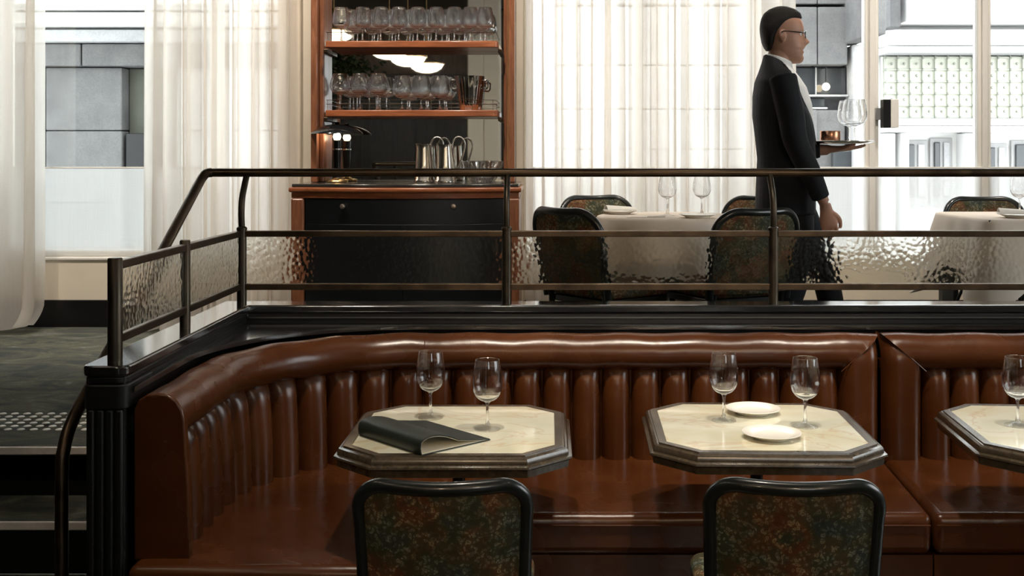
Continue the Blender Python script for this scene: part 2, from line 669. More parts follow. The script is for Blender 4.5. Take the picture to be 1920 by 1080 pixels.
b = NB(); box(b, -4.7, 5.3, -4.6, 4.40, -0.15, 0.0)
struct(finish('floor', b, LOWFLOOR, smooth=False))
b = NB()
box(b, -4.7, -1.29, 4.02, 7.05, UZ - 0.12, UZ)
box(b, -1.29, 5.3, 4.46, 7.05, UZ - 0.12, UZ)
upfloor = struct(finish('floor', b, CARPET, smooth=False))
b = NB(); box(b, -4.7, 5.3, -4.6, 7.05, 3.9, 4.05)
struct(finish('ceiling', b, CEIL, smooth=False))
b = NB(); box(b, -4.85, -4.7, -4.6, 7.05, -0.15, 4.05)
struct(finish('wall_left', b, DARKWALL, smooth=False))
b = NB()
box(b, 5.3, 5.45, -4.6, 1.4, -0.15, 4.05)
box(b, 5.3, 5.45, 4.2, 7.05, -0.15, 4.05)
box(b, 5.3, 5.45, 1.4, 4.2, -0.15, 1.1)
box(b, 5.3, 5.45, 1.4, 4.2, 3.5, 4.05)
struct(finish('wall_right', b, CREAM, smooth=False))
b = NB()
box(b, -4.85, 1.3, -4.75, -4.6, -0.15, 4.05)
box(b, 2.7, 5.45, -4.75, -4.6, -0.15, 4.05)
box(b, 1.3, 2.7, -4.75, -4.6, -0.15, 1.9)
box(b, 1.3, 2.7, -4.75, -4.6, 3.3, 4.05)
wf = struct(finish('wall_front', b, DARKWALL, smooth=False))
# timber panels on the far dining room wall (seen in the bar mirror)
for i in range(6):
    b = NB(); box(b, -4.6 + i * 0.83, -4.6 + i * 0.83 + 0.80, -4.6, -4.575, 0.1, 3.85)
    finish('panel', b, DARKWALL, wf, smooth=False, bevel=0.006)

# lighter timber frieze above the panels
for i in range(6):
    b = NB(); box(b, -4.6 + i * 0.83, -4.6 + i * 0.83 + 0.815, -4.574, -4.55, 2.85, 3.86)
    finish('frieze_panel', b, FRIEZE, wf, smooth=False, bevel=0.006)
# back wall with two window openings
b = NB()
box(b, -4.7, 5.3, WY, WY + 0.2, UZ - 0.2, 0.925)
box(b, -4.7, 5.3, WY, WY + 0.2, 3.5, 4.05)
box(b, -1.62, -0.15, WY - 0.09, WY + 0.2, UZ - 0.2, 4.05)
struct(finish('wall_back', b, CREAM, smooth=False))
b = NB(); box(b, -4.7, -1.62, WY - 0.025, WY, UZ, 0.684); box(b, -0.15, 5.3, WY - 0.025, WY, UZ, 0.684)
struct(finish('baseboard_back', b, BASEB, smooth=False, bevel=0.004))
b = NB(); box(b, -4.7, -1.62, WY - 0.012, WY + 0.12, 0.925, 0.945)
struct(finish('trim_1', b, WHITE, smooth=False, bevel=0.006))
b = NB(); box(b, -0.15, 5.3, WY - 0.012, WY + 0.12, 0.925, 0.945)
struct(finish('trim_2', b, WHITE, smooth=False, bevel=0.006))

# windows
def window(name, x0, x1, mull, mw):
    b = NB()
    box(b, x0, x1, WY + 0.04, WY + 0.11, 3.43, 3.5)
    box(b, x0, x1, WY + 0.04, WY + 0.11, 0.945, 0.985)
    box(b, x0, x0 + 0.05, WY + 0.04, WY + 0.11, 0.985, 3.43)
    box(b, x1 - 0.05, x1, WY + 0.04, WY + 0.11, 0.985, 3.43)
    wo = struct(finish(name, b, WHITE, smooth=False, bevel=0.005))
    for m, hw in zip(mull, mw):
        b = NB(); box(b, m - hw, m + hw, WY + 0.035, WY + 0.115, 0.985, 3.43)
        box(b, m - hw * 0.45, m + hw * 0.45, WY + 0.015, WY + 0.035, 0.985, 3.43)
        finish('mullion', b, WHITE, wo, smooth=False, bevel=0.006)
    edges = [x0 + 0.05] + list(mull) + [x1 - 0.05]
    for a, c in zip(edges, edges[1:]):
        b = NB(); box(b, a, c, WY + 0.072, WY + 0.078, 0.985, 3.43)
        finish('pane', b, PANE, wo, smooth=False)
    return wo

window('window_1', -4.7, -1.62, (-2.05, -3.35), (0.035, 0.035))
window('window_2', -0.15, 5.3, (0.55, 1.29, 1.98, 2.67, 3.36, 4.05), (0.03, 0.03, 0.042, 0.042, 0.042, 0.042))

# tall side window of the lower room
b = NB()
box(b, 5.34, 5.41, 1.4, 4.2, 3.43, 3.5); box(b, 5.34, 5.41, 1.4, 4.2, 1.1, 1.17)
for y in (1.4, 2.77, 4.14):
    box(b, 5.34, 5.41, y, y + 0.06, 1.17, 3.43)
w3 = struct(finish('window_3', b, WHITE, smooth=False, bevel=0.005))
for y in (1.46, 2.83):
    b = NB(); box(b, 5.372, 5.378, y, y + 1.30, 1.17, 3.43)
    finish('pane', b, PANE, w3, smooth=False)

# street window of the lower room, behind the camera
b = NB()
box(b, 1.3, 2.7, -4.72, -4.65, 3.23, 3.3); box(b, 1.3, 2.7, -4.72, -4.65, 1.9, 1.97)
for x in (1.3, 1.97, 2.64):
    box(b, x, x + 0.06, -4.72, -4.65, 1.97, 3.23)
w4 = struct(finish('window_4', b, WHITE, smooth=False, bevel=0.005))
for x in (1.36, 2.03):
    b = NB(); box(b, x, x + 0.61, -4.688, -4.682, 1.97, 3.23)
    finish('pane', b, PANE, w4, smooth=False)

# half-height sheer on the lower panes
def half_sheer(x0, x1, label):
    b = NB()
    grid(b, 60, 6, lambda u, v: (x0 + (x1 - x0) * u, WY + 0.02 + 0.004 * math.sin(u * 90), 0.95 + 0.54 * v))
    o = finish('cafe_curtain', b, LINEN)
    tag(o, label, 'curtain')
    b = NB(); tube(b, [(x0, WY + 0.02, 1.49), (x1, WY + 0.02, 1.49)], 0.005, 8)
    finish('rod', b, WHITE, o)

half_sheer(-4.62, -1.66, 'flat white half-height sheer over the lower part of the left window')
half_sheer(-0.10, 5.2, 'flat white half-height sheer over the lower part of the right window')

# floor-length sheer curtains
def curtain(x0, x1, seed, label, puddle=0.02, n_fold=14, amp=0.045):
    rnd = random.Random(seed)
    L = x1 - x0
    # irregular folds: cumulative widths and depths
    ws = [rnd.uniform(0.5, 1.5) for _ in range(n_fold)]
    tot = sum(ws)
    cum = [0]
    for q in ws:
        cum.append(cum[-1] + q / tot)
    am = [rnd.uniform(0.45, 1.25) * amp for _ in range(n_fold)]
    lean = [rnd.choice((-1, 1)) * rnd.uniform(0.15, 0.75) for _ in range(n_fold)]
    sway = [rnd.uniform(-0.02, 0.02) for _ in range(n_fold)]
    z0, z1 = UZ + 0.012, 3.85
    nu = n_fold * 14

    def fn(u, v):
        k = min(int(u * n_fold), n_fold - 1)
        f = u * n_fold - k
        x = x0 + L * (cum[k] + (cum[k + 1] - cum[k]) * f)
        ph = 2 * PI * f
        d = (1 - math.cos(ph)) * 0.5
        wid = L * (cum[k + 1] - cum[k])
        low = 1 - v
        x += lean[k] * wid * 0.62 * math.sin(ph) * (0.8 + 0.25 * low) + sway[k] * low * d
        y = 6.70 - am[k] * 2.1 * d * (0.85 + 0.25 * low)
        z = z0 + (z1 - z0) * v
        if v < 0.06:
            q = 1 - v / 0.06
            y -= puddle * q * q * (1 + 0.7 * math.sin(u * 13))
            z += puddle * 0.35 * q * q * abs(math.sin(u * 11))
        return (x, y, z)

    b = NB()
    V = [[None] * 31 for _ in range(nu + 1)]
    vs = [0, 0.006, 0.012, 0.02, 0.03] + [0.04 + 0.96 * (j / 25) ** 1.0 for j in range(26)]
    for i in range(nu + 1):
        for j in range(31):
            V[i][j] = b.verts.new(fn(i / nu, vs[j]))
    for i in range(nu):
        for j in range(30):
            b.faces.new((V[i][j], V[i + 1][j], V[i + 1][j + 1], V[i][j + 1]))
    o = finish('curtain', b, SHEER, angle=180)
    return tag(o, label, 'curtain')

curtain(-4.55, -3.015, 3, 'floor-length white sheer curtain at the left edge, hem bunched on the carpet', 0.12, 14, 0.06)
curtain(-2.41, -1.50, 11, 'pleated sheer curtain between the bare window and the bar cabinet', 0.03, 15, 0.045)
curtain(-0.14, 1.46, 21, 'wide pleated sheer curtain right of the bar cabinet, behind the waiter', 0.03, 22, 0.05)

# ------------------------------------------------------------------ steps on the left
st = struct(thing('stairs', 'short carpeted steps beside the partition', 'stairs'))
del st['category']; del st['label']
for i, (y, z) in enumerate(((4.02, UZ), (3.73, 0.347), (3.44, 0.173))):
    b = NB(); box(b, -4.7, -1.30, y, y + 0.02, z - 0.173, z - 0.03)
    finish('riser', b, BASEB, st, smooth=False)
    if i:
        b = NB(); box(b, -4.7, -1.30, y, y + 0.29, z - 0.03, z)
        finish('tread', b, CARPET, st, smooth=False)
    b = NB(); box(b, -4.7, -1.30, y - 0.012, y + 0.004, z - 0.024, z + 0.002)
    finish('nosing', b, NOSING, st, smooth=False, bevel=0.003)

# raised warning studs set in the carpet above the steps
b = NB(); lathe(b, [(0.0150, 0.0), (0.0150, 0.0015), (0.012, 0.0035), (0.0, 0.004)], 14)
stud0 = finish('tactile_stud', b, STUD, upfloor)
first = True
for r in range(6):
    for c in range(20):
        x = -2.36 + c * 0.049
        y = 4.275 + r * 0.052
        o = stud0 if first else stud0.copy()
        if not first:
            C.objects.link(o)
            o.parent = upfloor
        first = False
        o.location = (x, y, UZ)

# ------------------------------------------------------------------ partition with cap
def rounded(poly, r, n=5, corners=None):
    out = []
    m = len(poly)
    for i in range(m):
        p0, p1, p2 = Vector(poly[i - 1]), Vector(poly[i]), Vector(poly[(i + 1) % m])
        if corners is not None and i not in corners:
            out.append(tuple(p1))
            continue
        a = (p0 - p1).normalized() * r
        c = (p2 - p1).normalized() * r
        for k in range(n + 1):
            t = k / n
            q = (p1 + a) * (1 - t) ** 2 + 2 * p1 * t * (1 - t) + (p1 + c) * t * t
            out.append(tuple(q))
    return out

CAPZ = 0.986
def cap_poly(d):
    return [(-1.295 - d, 3.09 - d), (-1.165 + d, 3.09 - d), (-1.165 + d, 4.345 - d), (5.3, 4.345 - d), (5.3, 4.475 + d), (-1.295 - d, 4.475 + d)]

b = NB()
box(b, -1.285, -1.177, 3.105, 4.36, 0.0, 0.955)
box(b, -1.285, 5.3, 4.36, 4.46, 0.0, 0.955)
part = struct(finish('wall_partition', b, BLACKWOOD, smooth=False, bevel=0.004))
b = NB(); prism(b, rounded(cap_poly(0), 0.035, 6, (0, 1)), CAPZ - 0.030, CAPZ)
finish('cap', b, LACQUER, part, bevel=0.007, seg=3)
b = NB(); prism(b, rounded(cap_poly(-0.008), 0.03, 6, (0, 1)), CAPZ - 0.052, CAPZ - 0.031)
finish('moulding', b, BLACKWOOD, part, bevel=0.005, seg=3)
b = NB(); prism(b, rounded([(-1.292, 3.094), (-1.168, 3.094), (-1.168, 3.30), (-1.292, 3.30)], 0.03, 6, (0, 1)), 0.865, CAPZ - 0.053)
finish('newel_block', b, BLACKWOOD, part, bevel=0.004)
for i in range(4):
    b = NB(); box(b, -1.278 + i * 0.026, -1.278 + i * 0.026 + 0.020, 3.094, 3.106, 0.02, 0.864)
    finish('reed', b, BLACKWOOD, part, bevel=0.006, seg=3)
# narrow horizontal beads on the face of the partition
b = NB(); tube(b, [(-1.17, 4.357, 0.935), (5.25, 4.357, 0.935)], 0.006, 8)
finish('bead', b, BLACKWOOD, part)

# ------------------------------------------------------------------ banquette path
RC, CXB, CYB = 0.685, -0.47, 3.57
SL, AL = 0.44, 0.685 * PI / 2
BX1 = 1.225
SEND = SL + AL + (BX1 - CXB)


def path(s, u):
    """outer line of the curved banquette; u = distance inwards"""
    if s <= SL:
        return (CXB - RC + u, 3.13 + s)
    if s <= SL + AL:
        a = PI - (s - SL) / AL * PI / 2
        return (CXB + (RC - u) * math.cos(a), CYB + (RC - u) * math.sin(a))
    return (CXB + s - SL - AL, CYB + RC - u)


def path2(s, u):
    return (1.237 + s, CYB + RC - u)


ROLL = [(0.0, 0.76), (0.0, 0.86), (0.012, 0.885), (0.035, 0.899), (0.065, 0.903), (0.092, 0.898), (0.116, 0.882), (0.131, 0.858),
        (0.136, 0.832), (0.132, 0.806), (0.118, 0.785), (0.095, 0.772), (0.05, 0.762)]
SEATZ = 0.445


def make_roll(pf, ss, parent, cut0=None, cut1=None):
    b = NB()
    rings = []
    for idx, s in enumerate(ss):
        ring = []
        for u, z in ROLL:
            q = max(0.0, min(1.0, (0.903 - z) / 0.133))
            s2 = s
            if cut1 is not None:
                s2 = min(s, cut1 - q * 0.15)
            if cut0 is not None:
                s2 = max(s2, cut0 + q * 0.15)
            x, y = pf(s2, u)
            wob = 0.0022 * math.sin(s * 23) * (1 if 0.03 < u < 0.12 else 0)
            ring.append((x, y, z + wob))
        rings.append(ring)
    loft(b, rings)
    return finish('top_roll', b, LEATHER, parent, angle=60)


def make_channel(pf, s0, s1, parent, ztop=0.80):
    b = NB()

    def fn(a, v):
        z = SEATZ - 0.02 + (ztop - SEATZ + 0.02) * v
        s = s0 + (s1 - s0) * a
        c = max(0.0, 1 - abs(2 * a - 1) ** 2.3)
        bul = c ** 0.5
        tf = min(1.0, max(0.0, (ztop - z) / 0.075))
        tf = math.sqrt(max(0.0, 1 - (1 - tf) ** 2))
        u = 0.040 + 0.022 * (1 - v) + 0.070 * bul * (0.25 + 0.75 * tf) + 0.006 * math.sin(v * PI)
        x, y = pf(s, u)
        return (x, y, z - (0.012 * (1 - bul) if v > 0.97 else 0))

    grid(b, 16, 18, fn)
    return finish('channel', b, LEATHER, parent, angle=180)


def make_border(x0, x1, outer_right, parent):
    """vertical padded border with a mitred top"""
    b = NB()

    def fn(a, v):
        x = x0 + (x1 - x0) * a
        e = abs(2 * a - 1)
        u = 0.128 * (1 - 0.42 * e ** 5) + 0.008 * (1 - e * e)
        q = a if outer_right else 1 - a
        zt = 0.77 + 0.133 * q
        z = SEATZ - 0.01 + (zt - SEATZ + 0.01) * v
        # the outer corner rolls over at the top like the top roll
        over = max(0.0, (z - 0.80) / 0.103)
        u -= 0.07 * over ** 2.4
        return (x, CYB + RC - u, z)

    grid(b, 18, 24, fn)
    box(b, x0 + 0.003, x1 - 0.003, CYB + RC - 0.07, CYB + RC, SEATZ - 0.01, 0.77)
    return finish('end_border', b, LEATHER, parent, angle=70)


def seat_mesh(poly, parent, name='seat_cushion', bev=0.028):
    b = NB(); prism(b, poly, 0.315, SEATZ)
    o = finish(name, b, LEATHER, parent, angle=50)
    m = o.modifiers.new('bevel', 'BEVEL')
    m.width = bev
    m.segments = 5
    m.limit_method = 'ANGLE'
    m.angle_limit = math.radians(60)
    return o

bq = thing('banquette', 'brown leather banquette with channelled back curving round the left corner', 'banquette', (0, 0, 0))
ss = [i * SEND / 150 for i in range(151)]
# backing
b = NB()
rings = []
for s in ss:
    ring = [(*path(s, u), z) for u, z in ((0.0, 0.30), (0.0, 0.80), (0.06, 0.80), (0.075, 0.30))]
    rings.append(ring)
loft(b, rings)
finish('back_shell', b, LEATHER, bq)
make_roll(path, ss, bq, cut1=SEND)
# flat leather end panel facing the room
b = NB()
prof = [(-0.001, 0.0), (-0.001, 0.44)] + [(u + (0.003 if u > 0.1 else 0), z - 0.44 + 0.44) for u, z in ROLL[1:9]]
endp = [(-0.002, SEATZ - 0.005), (-0.002, 0.862), (0.012, 0.888), (0.035, 0.902), (0.065, 0.906), (0.092, 0.901), (0.118, 0.884), (0.133, 0.858), (0.138, 0.83), (0.150, 0.64), (0.155, SEATZ - 0.005)]
vs0 = [b.verts.new((CXB - RC + u, 3.118, z)) for u, z in endp]
vs1 = [b.verts.new((CXB - RC + u, 3.150, z)) for u, z in endp]
b.faces.new(vs0); b.faces.new(vs1[::-1])
for i in range(len(endp)):
    j = (i + 1) % len(endp)
    b.faces.new((vs0[i], vs1[i], vs1[j], vs0[j]))
finish('end_panel', b, LEATHER, bq, angle=50, bevel=0.006, seg=3)
for i in range(4):
    make_channel(path, 0.012 + i * (SL - 0.012) / 4, 0.012 + (i + 1) * (SL - 0.012) / 4, bq)
for i in range(8):
    make_channel(path, SL + i * AL / 8, SL + (i + 1) * AL / 8, bq)
n = 14
x0s, x1s = SL + AL, SL + AL + (1.078 - CXB)
for i in range(n):
    make_channel(path, x0s + (x1s - x0s) * i / n, x0s + (x1s - x0s) * (i + 1) / n, bq)
make_border(1.075, BX1, True, bq)
# stitched seams
b = NB()
tube(b, [(*path(SL + AL + 0.01, u), z + 0.001) for u, z in ROLL[2:11]], 0.0016, 6)
finish('seam', b, LEATHER, bq)
b = NB(); tube(b, [(BX1 - 0.004 - 0.146 * q, CYB + RC - (0.065 + 0.068 * min(1, q * 2.2)), 0.903 - 0.131 * q) for q in [i / 10 for i in range(11)]], 0.0018, 6)
finish('seam', b, LEATHER, bq)
outer = [(-1.155, 3.05)] + [path(s, 0) for s in ss if s < SEND - 1e-6] + [(1.245, CYB + RC)]
inner = [(1.198, 3.50), (-0.28, 3.50)]
for k in range(1, 9):
    a = PI / 2 + k / 8 * PI / 2
    inner.append((-0.28 + 0.22 * math.cos(a), 3.28 + 0.22 * math.sin(a)))
inner.append((-0.50, 3.05))
seat_mesh(outer + inner, bq)
# piping along the front edge of the seat
fr = [(x, y - 0.001, SEATZ - 0.034) for x, y in ((1.19, 3.498), (-0.28, 3.498))]
b = NB(); tube(b, fr, 0.0028, 6)
finish('piping', b, LEATHER, bq)
b = NB()
base = [(-1.15, 3.07)] + [path(s, 0.01) for s in ss if s < SEND - 1e-6] + [(1.238, CYB + RC - 0.01), (1.205, 3.52), (-0.28, 3.52)]
for k in range(1, 9):
    a = PI / 2 + k / 8 * PI / 2
    base.append((-0.28 + 0.24 * math.cos(a), 3.28 + 0.24 * math.sin(a)))
base.append((-0.52, 3.07))
prism(b, base, 0.0, 0.312)
finish('plinth', b, LEATHER, bq, angle=30)

b2 = thing('banquette', 'straight brown leather banquette section at the right edge, past the corner seam', 'banquette', (0, 0, 0))
L2 = 1.5
ss2 = [i * L2 / 40 for i in range(41)]
b = NB(); loft(b, [[(*path2(s, u), z) for u, z in ((0.0, 0.30), (0.0, 0.80), (0.06, 0.80), (0.075, 0.30))] for s in (0.003, L2)])
finish('back_shell', b, LEATHER, b2)
make_roll(path2, ss2, b2, cut0=0.0)
make_border(1.237, 1.385, False, b2)
for i in range(12):
    s0 = 0.148 + i * 0.1105
    make_channel(path2, s0, s0 + 0.1105, b2)
seat_mesh([(1.251, CYB + RC), (1.237 + L2, CYB + RC), (1.237 + L2, 3.5), (1.204, 3.5)], b2)
b = NB(); tube(b, [(1.21, 3.498, SEATZ - 0.034), (1.237 + L2, 3.498, SEATZ - 0.034)], 0.0028, 6)
finish('piping', b, LEATHER, b2)
b = NB(); tube(b, [(1.241 + 0.146 * q, CYB + RC - (0.065 + 0.068 * min(1, q * 2.2)), 0.903 - 0.131 * q) for q in [i / 10 for i in range(11)]], 0.0018, 6)
finish('seam', b, LEATHER, b2)
b = NB(); prism(b, [(1.25, CYB + RC - .01), (1.237 + L2, CYB + RC - .01), (1.237 + L2, 3.52), (1.21, 3.52)], 0.0, 0.312)
finish('plinth', b, LEATHER, b2)

# black ledge that fills the corner behind the curved back
led = [path(s, -0.004) for s in ss if s <= SL + AL + 0.2] + [(2.7, CYB + RC + 0.004), (2.7, 4.358), (-1.174, 4.358), (-1.174, 3.5)]
b = NB(); prism(b, led, 0.905, 0.921)
struct(finish('trim_3', b, LACQUER, smooth=False, bevel=0.004))

# ------------------------------------------------------------------ railing


def hammered_panel(b, axis, parent, m=HAMMER):
    o = finish('glass_panel', b, m, parent, smooth=False)
    o.data.materials.append(HAMMER_BACK)
    for p in o.data.polygons:
        if p.normal[axis] > 0.5:
            p.material_index = 1
    return o

rl = thing('railing', 'bronze guard rail with hammered glass panels along the raised dining floor', 'railing', (0, 0, 0))
RY = 4.41
TRY, TRZ = 4.485, 1.498
posts = (-1.211, -0.168, 0.882, 1.93)
MID, LOW = 1.259, 1.051
for px in posts:
    b = NB()
    lathe(b, [(0.0, CAPZ), (0.019, CAPZ), (0.019, 1.272), (0.0205, 1.273), (0.0205, 1.282), (0.015, 1.287), (0.0, 1.288)], 18, (px, RY, 0))
    finish('post', b, BRONZE_D, rl)
    pts = smooth_pts([(px, RY, 1.28), (px, RY - 0.006, 1.34), (px, RY + 0.006, 1.40), (px, RY + 0.045, 1.455), (px, TRY, 1.492)], 6)
    b = NB(); tube(b, pts, 0.0125, 14)
    finish('upright', b, BRONZE_D, rl)
for a, c in zip(posts, posts[1:] + (2.9,)):
    b = NB(); box(b, a + 0.015, c - 0.015, RY - 0.012, RY + 0.012, MID - 0.012, MID + 0.012)
    finish('middle_rail', b, BRONZE, rl, smooth=False, bevel=0.003)
    b = NB(); box(b, a + 0.015, c - 0.015, RY - 0.012, RY + 0.012, LOW - 0.013, LOW + 0.012)
    finish('lower_rail', b, BRONZE, rl, smooth=False, bevel=0.003)
    b = NB(); box(b, a + 0.016, c - 0.016, RY - 0.004, RY + 0.004, LOW + 0.010, MID - 0.010)
    hammered_panel(b, 1, rl)
# side run
SX = -1.222
sp = [(3.152, 0.0205, 1.280), (3.757, 0.0175, 1.284)]
for y, r, zt in sp:
    b = NB()
    lathe(b, [(0.0, CAPZ), (r, CAPZ), (r, zt - 0.004), (r - 0.003, zt), (0.0, zt)], 18, (SX, y, 0))
    finish('post', b, BRONZE_D, rl)
for y0, y1 in ((3.152, 3.757), (3.757, RY)):
    b = NB(); box(b, SX - 0.012, SX + 0.012, y0 + 0.014, y1 - 0.014, MID - 0.013, MID + 0.012)
    finish('middle_rail', b, BRONZE, rl, smooth=False, bevel=0.003)
    b = NB(); box(b, SX - 0.012, SX + 0.012, y0 + 0.014, y1 - 0.014, LOW - 0.013, LOW + 0.012)
    finish('lower_rail', b, BRONZE, rl, smooth=False, bevel=0.003)
    b = NB(); box(b, SX - 0.004, SX + 0.004, y0 + 0.015, y1 - 0.015, LOW + 0.010, MID - 0.010)
    hammered_panel(b, 0, rl, HAMMER_SIDE)
# top rail, then the sloping stair handrail
b = NB(); tube(b, [(-1.355, TRY, TRZ), (2.9, TRY, TRZ)], 0.0168, 18)
finish('top_rail', b, BRONZE, rl)
hp = smooth_pts([(-1.352, TRY, TRZ), (-1.372, TRY - 0.012, TRZ - 0.004), (-1.380, TRY - 0.05, TRZ - 0.028)], 5)[:-1]
hp += smooth_pts([(-1.38, TRY - 0.05, TRZ - 0.028), (-1.38, 3.9, 1.172), (-1.38, 3.36, 0.872), (-1.38, 3.235, 0.795), (-1.38, 3.185, 0.735), (-1.38, 3.17, 0.66), (-1.38, 3.17, 0.3), (-1.38, 3.17, 0.0)], 6)
b = NB(); tube(b, hp, 0.0185, 16)
finish('stair_handrail', b, BRONZE, rl)

# ------------------------------------------------------------------ octagonal tables
def octp(hw):
    c = 0.091 + 0.586 * (hw - 0.288)
    k = hw - c
    return [(-k, -hw), (k, -hw), (hw, -k), (hw, k), (k, hw), (-k, hw), (-hw, k), (-hw, -k)]


def make_table(loc, rotz, label, group):
    t = thing('octagonal_table', label, 'table', loc, rotz, group)
    b = NB(); prism(b, octp(0.2885), 0.722, 0.745)
    finish('stone_top', b, ONYX, t, smooth=False, bevel=0.0015)
    prof = [(0.289, 0.722), (0.289, 0.7455), (0.311, 0.7455), (0.312, 0.741), (0.3145, 0.7405), (0.318, 0.7415), (0.324, 0.738), (0.3275, 0.731), (0.328, 0.722),
            (0.3315, 0.7205), (0.337, 0.718), (0.338, 0.713), (0.334, 0.709), (0.329, 0.708), (0.327, 0.688), (0.26, 0.686), (0.26, 0.722)]
    b = NB()
    R = [[b.verts.new((x, y, z)) for x, y in octp(h)] for h, z in prof]
    m = len(R)
    for i in range(m):
        a, c = R[i], R[(i + 1) % m]
        for k in range(8):
            l = (k + 1) % 8
            b.faces.new((a[k], a[l], c[l], c[k]))
    finish('edge_frame', b, WALNUT, t, angle=25)
    b = NB(); prism(b, octp(0.26), 0.690, 0.7215)
    finish('under_board', b, BLACKWOOD, t, smooth=False)
    b = NB(); lathe(b, [(0, 0.69), (0.08, 0.69), (0.08, 0.68), (0.019, 0.66), (0.019, 0.04), (0.03, 0.032), (0.095, 0.018), (0.104, 0.008), (0.104, 0.0), (0, 0)], 28)
    finish('pedestal', b, BLACKPANEL, t)
    return t

make_table((-0.273, 3.382, 0), 0.0, 'octagonal cream stone table with the dark green menu on it', 'octagonal tables along the banquette')
make_table((0.631, 3.410, 0), math.radians(-1.6), 'octagonal cream stone table carrying two white plates', 'octagonal tables along the banquette')
make_table((1.566, 3.385, 0), math.radians(-3.9), 'octagonal cream stone table cut off by the right edge', 'octagonal tables along the banquette')
TZ = 0.7458

# ------------------------------------------------------------------ glasses
def glass_profile(h, rim, rmax, zb, foot, zmax=None, th=0.0012, stem=0.0042):
    """outer then inner profile of a stemmed glass: foot, stem, bowl"""
    zmax = zmax or zb + (h - zb) * 0.42
    P = [(0.0, 0.0), (foot, 0.0), (foot, 0.0015), (foot * 0.6, 0.0045), (foot * 0.22, 0.011), (stem * 1.3, 0.02), (stem, 0.035), (stem, zb - 0.012), (stem * 1.4, zb - 0.004)]
    outer = []
    for i in range(1, 9):
        a = i / 8 * PI / 2
        outer.append((rmax * math.sin(a) ** 0.85, zb + (zmax - zb) * (1 - math.cos(a))))
    for i in range(1, 8):
        t = i / 7
        outer.append((rmax + (rim - rmax) * t ** 1.55, zmax + (h - zmax) * t))
    inner = [(max(r - th, 0.0), z + (0.003 if i < 3 else 0.0)) for i, (r, z) in enumerate(outer)]
    inner = inner[::-1]
    return P + outer + [(rim - th * 0.5, h + 0.0006)] + inner + [(0.0, zb + 0.003)]


def make_glass(name, prof, zsplit, label, cat='glass', n=36, m=None):
    """one lathe, split into bowl and stem parts would break the glass wall: kept as one closed piece"""
    b = NB(); lathe(b, prof, n)
    o = finish(name, b, m or GLASS, angle=32)
    o.data.materials.append(GLASS_FOOT)
    for p in o.data.polygons:
        if p.center.z < 0.012:
            p.material_index = 1
    return tag(o, label, cat)

PG = glass_profile(0.208, 0.0365, 0.0455, 0.083, 0.039)
wine = [(-0.372, 3.507, 'stemmed wine glass standing behind the dark green menu'),
        (-0.186, 3.364, 'stemmed wine glass right of the dark green menu'),
        (0.541, 3.472, 'left stemmed wine glass beside the two white plates'),
        (0.776, 3.397, 'right stemmed wine glass behind the nearer white plate'),
        (1.426, 3.410, 'stemmed wine glass on the table at the right edge')]
g0 = None
for x, y, lab in wine:
    if g0 is None:
        g0 = make_glass('wine_glass', PG, 0.083, lab)
        g0['group'] = 'wine glasses on the octagonal tables'
        o = g0
    else:
        o = g0.copy(); C.objects.link(o); o['label'] = lab
    o.location = (x, y, TZ)

# plates
def plate_mesh(r=0.086):
    b = NB()
    lathe(b, [(0, 0.003), (r * 0.55, 0.003), (r * 0.58, 0.0), (r * 0.62, 0.0), (r * 0.66, 0.005), (r, 0.0155), (r, 0.0175), (r * 0.98, 0.0178), (r * 0.68, 0.0085), (r * 0.6, 0.007), (0, 0.007)], 48)
    return b
p0 = finish('side_plate', plate_mesh(), CERAMIC, angle=50)
p0.location = (0.650, 3.575, TZ)
tag(p0, 'small white plate at the back of the two-plate table', 'plate', 'side plates')
p1 = p0.copy(); C.objects.link(p1); p1.location = (0.648, 3.265, TZ)
p1['label'] = 'small white plate near the front edge of the table'

# menu folder
mn = thing('menu_folder', 'dark green folded menu lying partly open on the left table', 'menu', (-0.349, 3.066, TZ), math.atan2(0.6816, 0.7316))
LM, WM = 0.305, 0.242
def cover_z(u):
    return 0.042 + 0.012 * math.sin(min(1, u / 0.55) * PI) - 0.037 * max(0, (u - 0.12) / 0.88) ** 0.9
b = NB()
# spine + top cover as one bent sheet
prof = [(0.0, 0.001), (-0.004, 0.008), (-0.006, 0.022), (-0.003, 0.036), (0.005, 0.043)]
prof += [(WM * t, cover_z(t)) for t in [i / 20 for i in range(1, 21)]]
def sheet(bm, prof, y0, y1, th):
    top, bot = [], []
    m = len(prof)
    for i, (x, z) in enumerate(prof):
        x0_, z0_ = prof[max(i - 1, 0)]
        x1_, z1_ = prof[min(i + 1, m - 1)]
        d = Vector((x1_ - x0_, z1_ - z0_)).normalized()
        nx, nz = -d.y, d.x
        top.append((x, z)); bot.append((x - nx * th, z - nz * th))
    ring = top + bot[::-1]
    A = [bm.verts.new((x, y0, max(z, 0.0003))) for x, z in ring]
    Bv = [bm.verts.new((x, y1, max(z, 0.0003))) for x, z in ring]
    k = len(ring)
    for i in range(k):
        j = (i + 1) % k
        bm.faces.new((A[i], A[j], Bv[j], Bv[i]))
    for i in range(m - 1):
        bm.faces.new((A[i], A[i + 1], A[k - 2 - i], A[k - 1 - i]))
        bm.faces.new((Bv[i], Bv[k - 1 - i], Bv[k - 2 - i], Bv[i + 1]))
sheet(b, prof, 0.0, LM, 0.0022)
finish('front_cover', b, MENU, mn, angle=60)
b = NB(); box(b, -0.001, WM + 0.003, -0.001, LM, 0.0004, 0.0028)
finish('back_cover', b, MENU, mn, smooth=False, bevel=0.001)
b = NB(); box(b, 0.002, WM, 0.002, LM - 0.003, 0.0030, 0.0046)
finish('page', b, PAPER, mn, smooth=False)
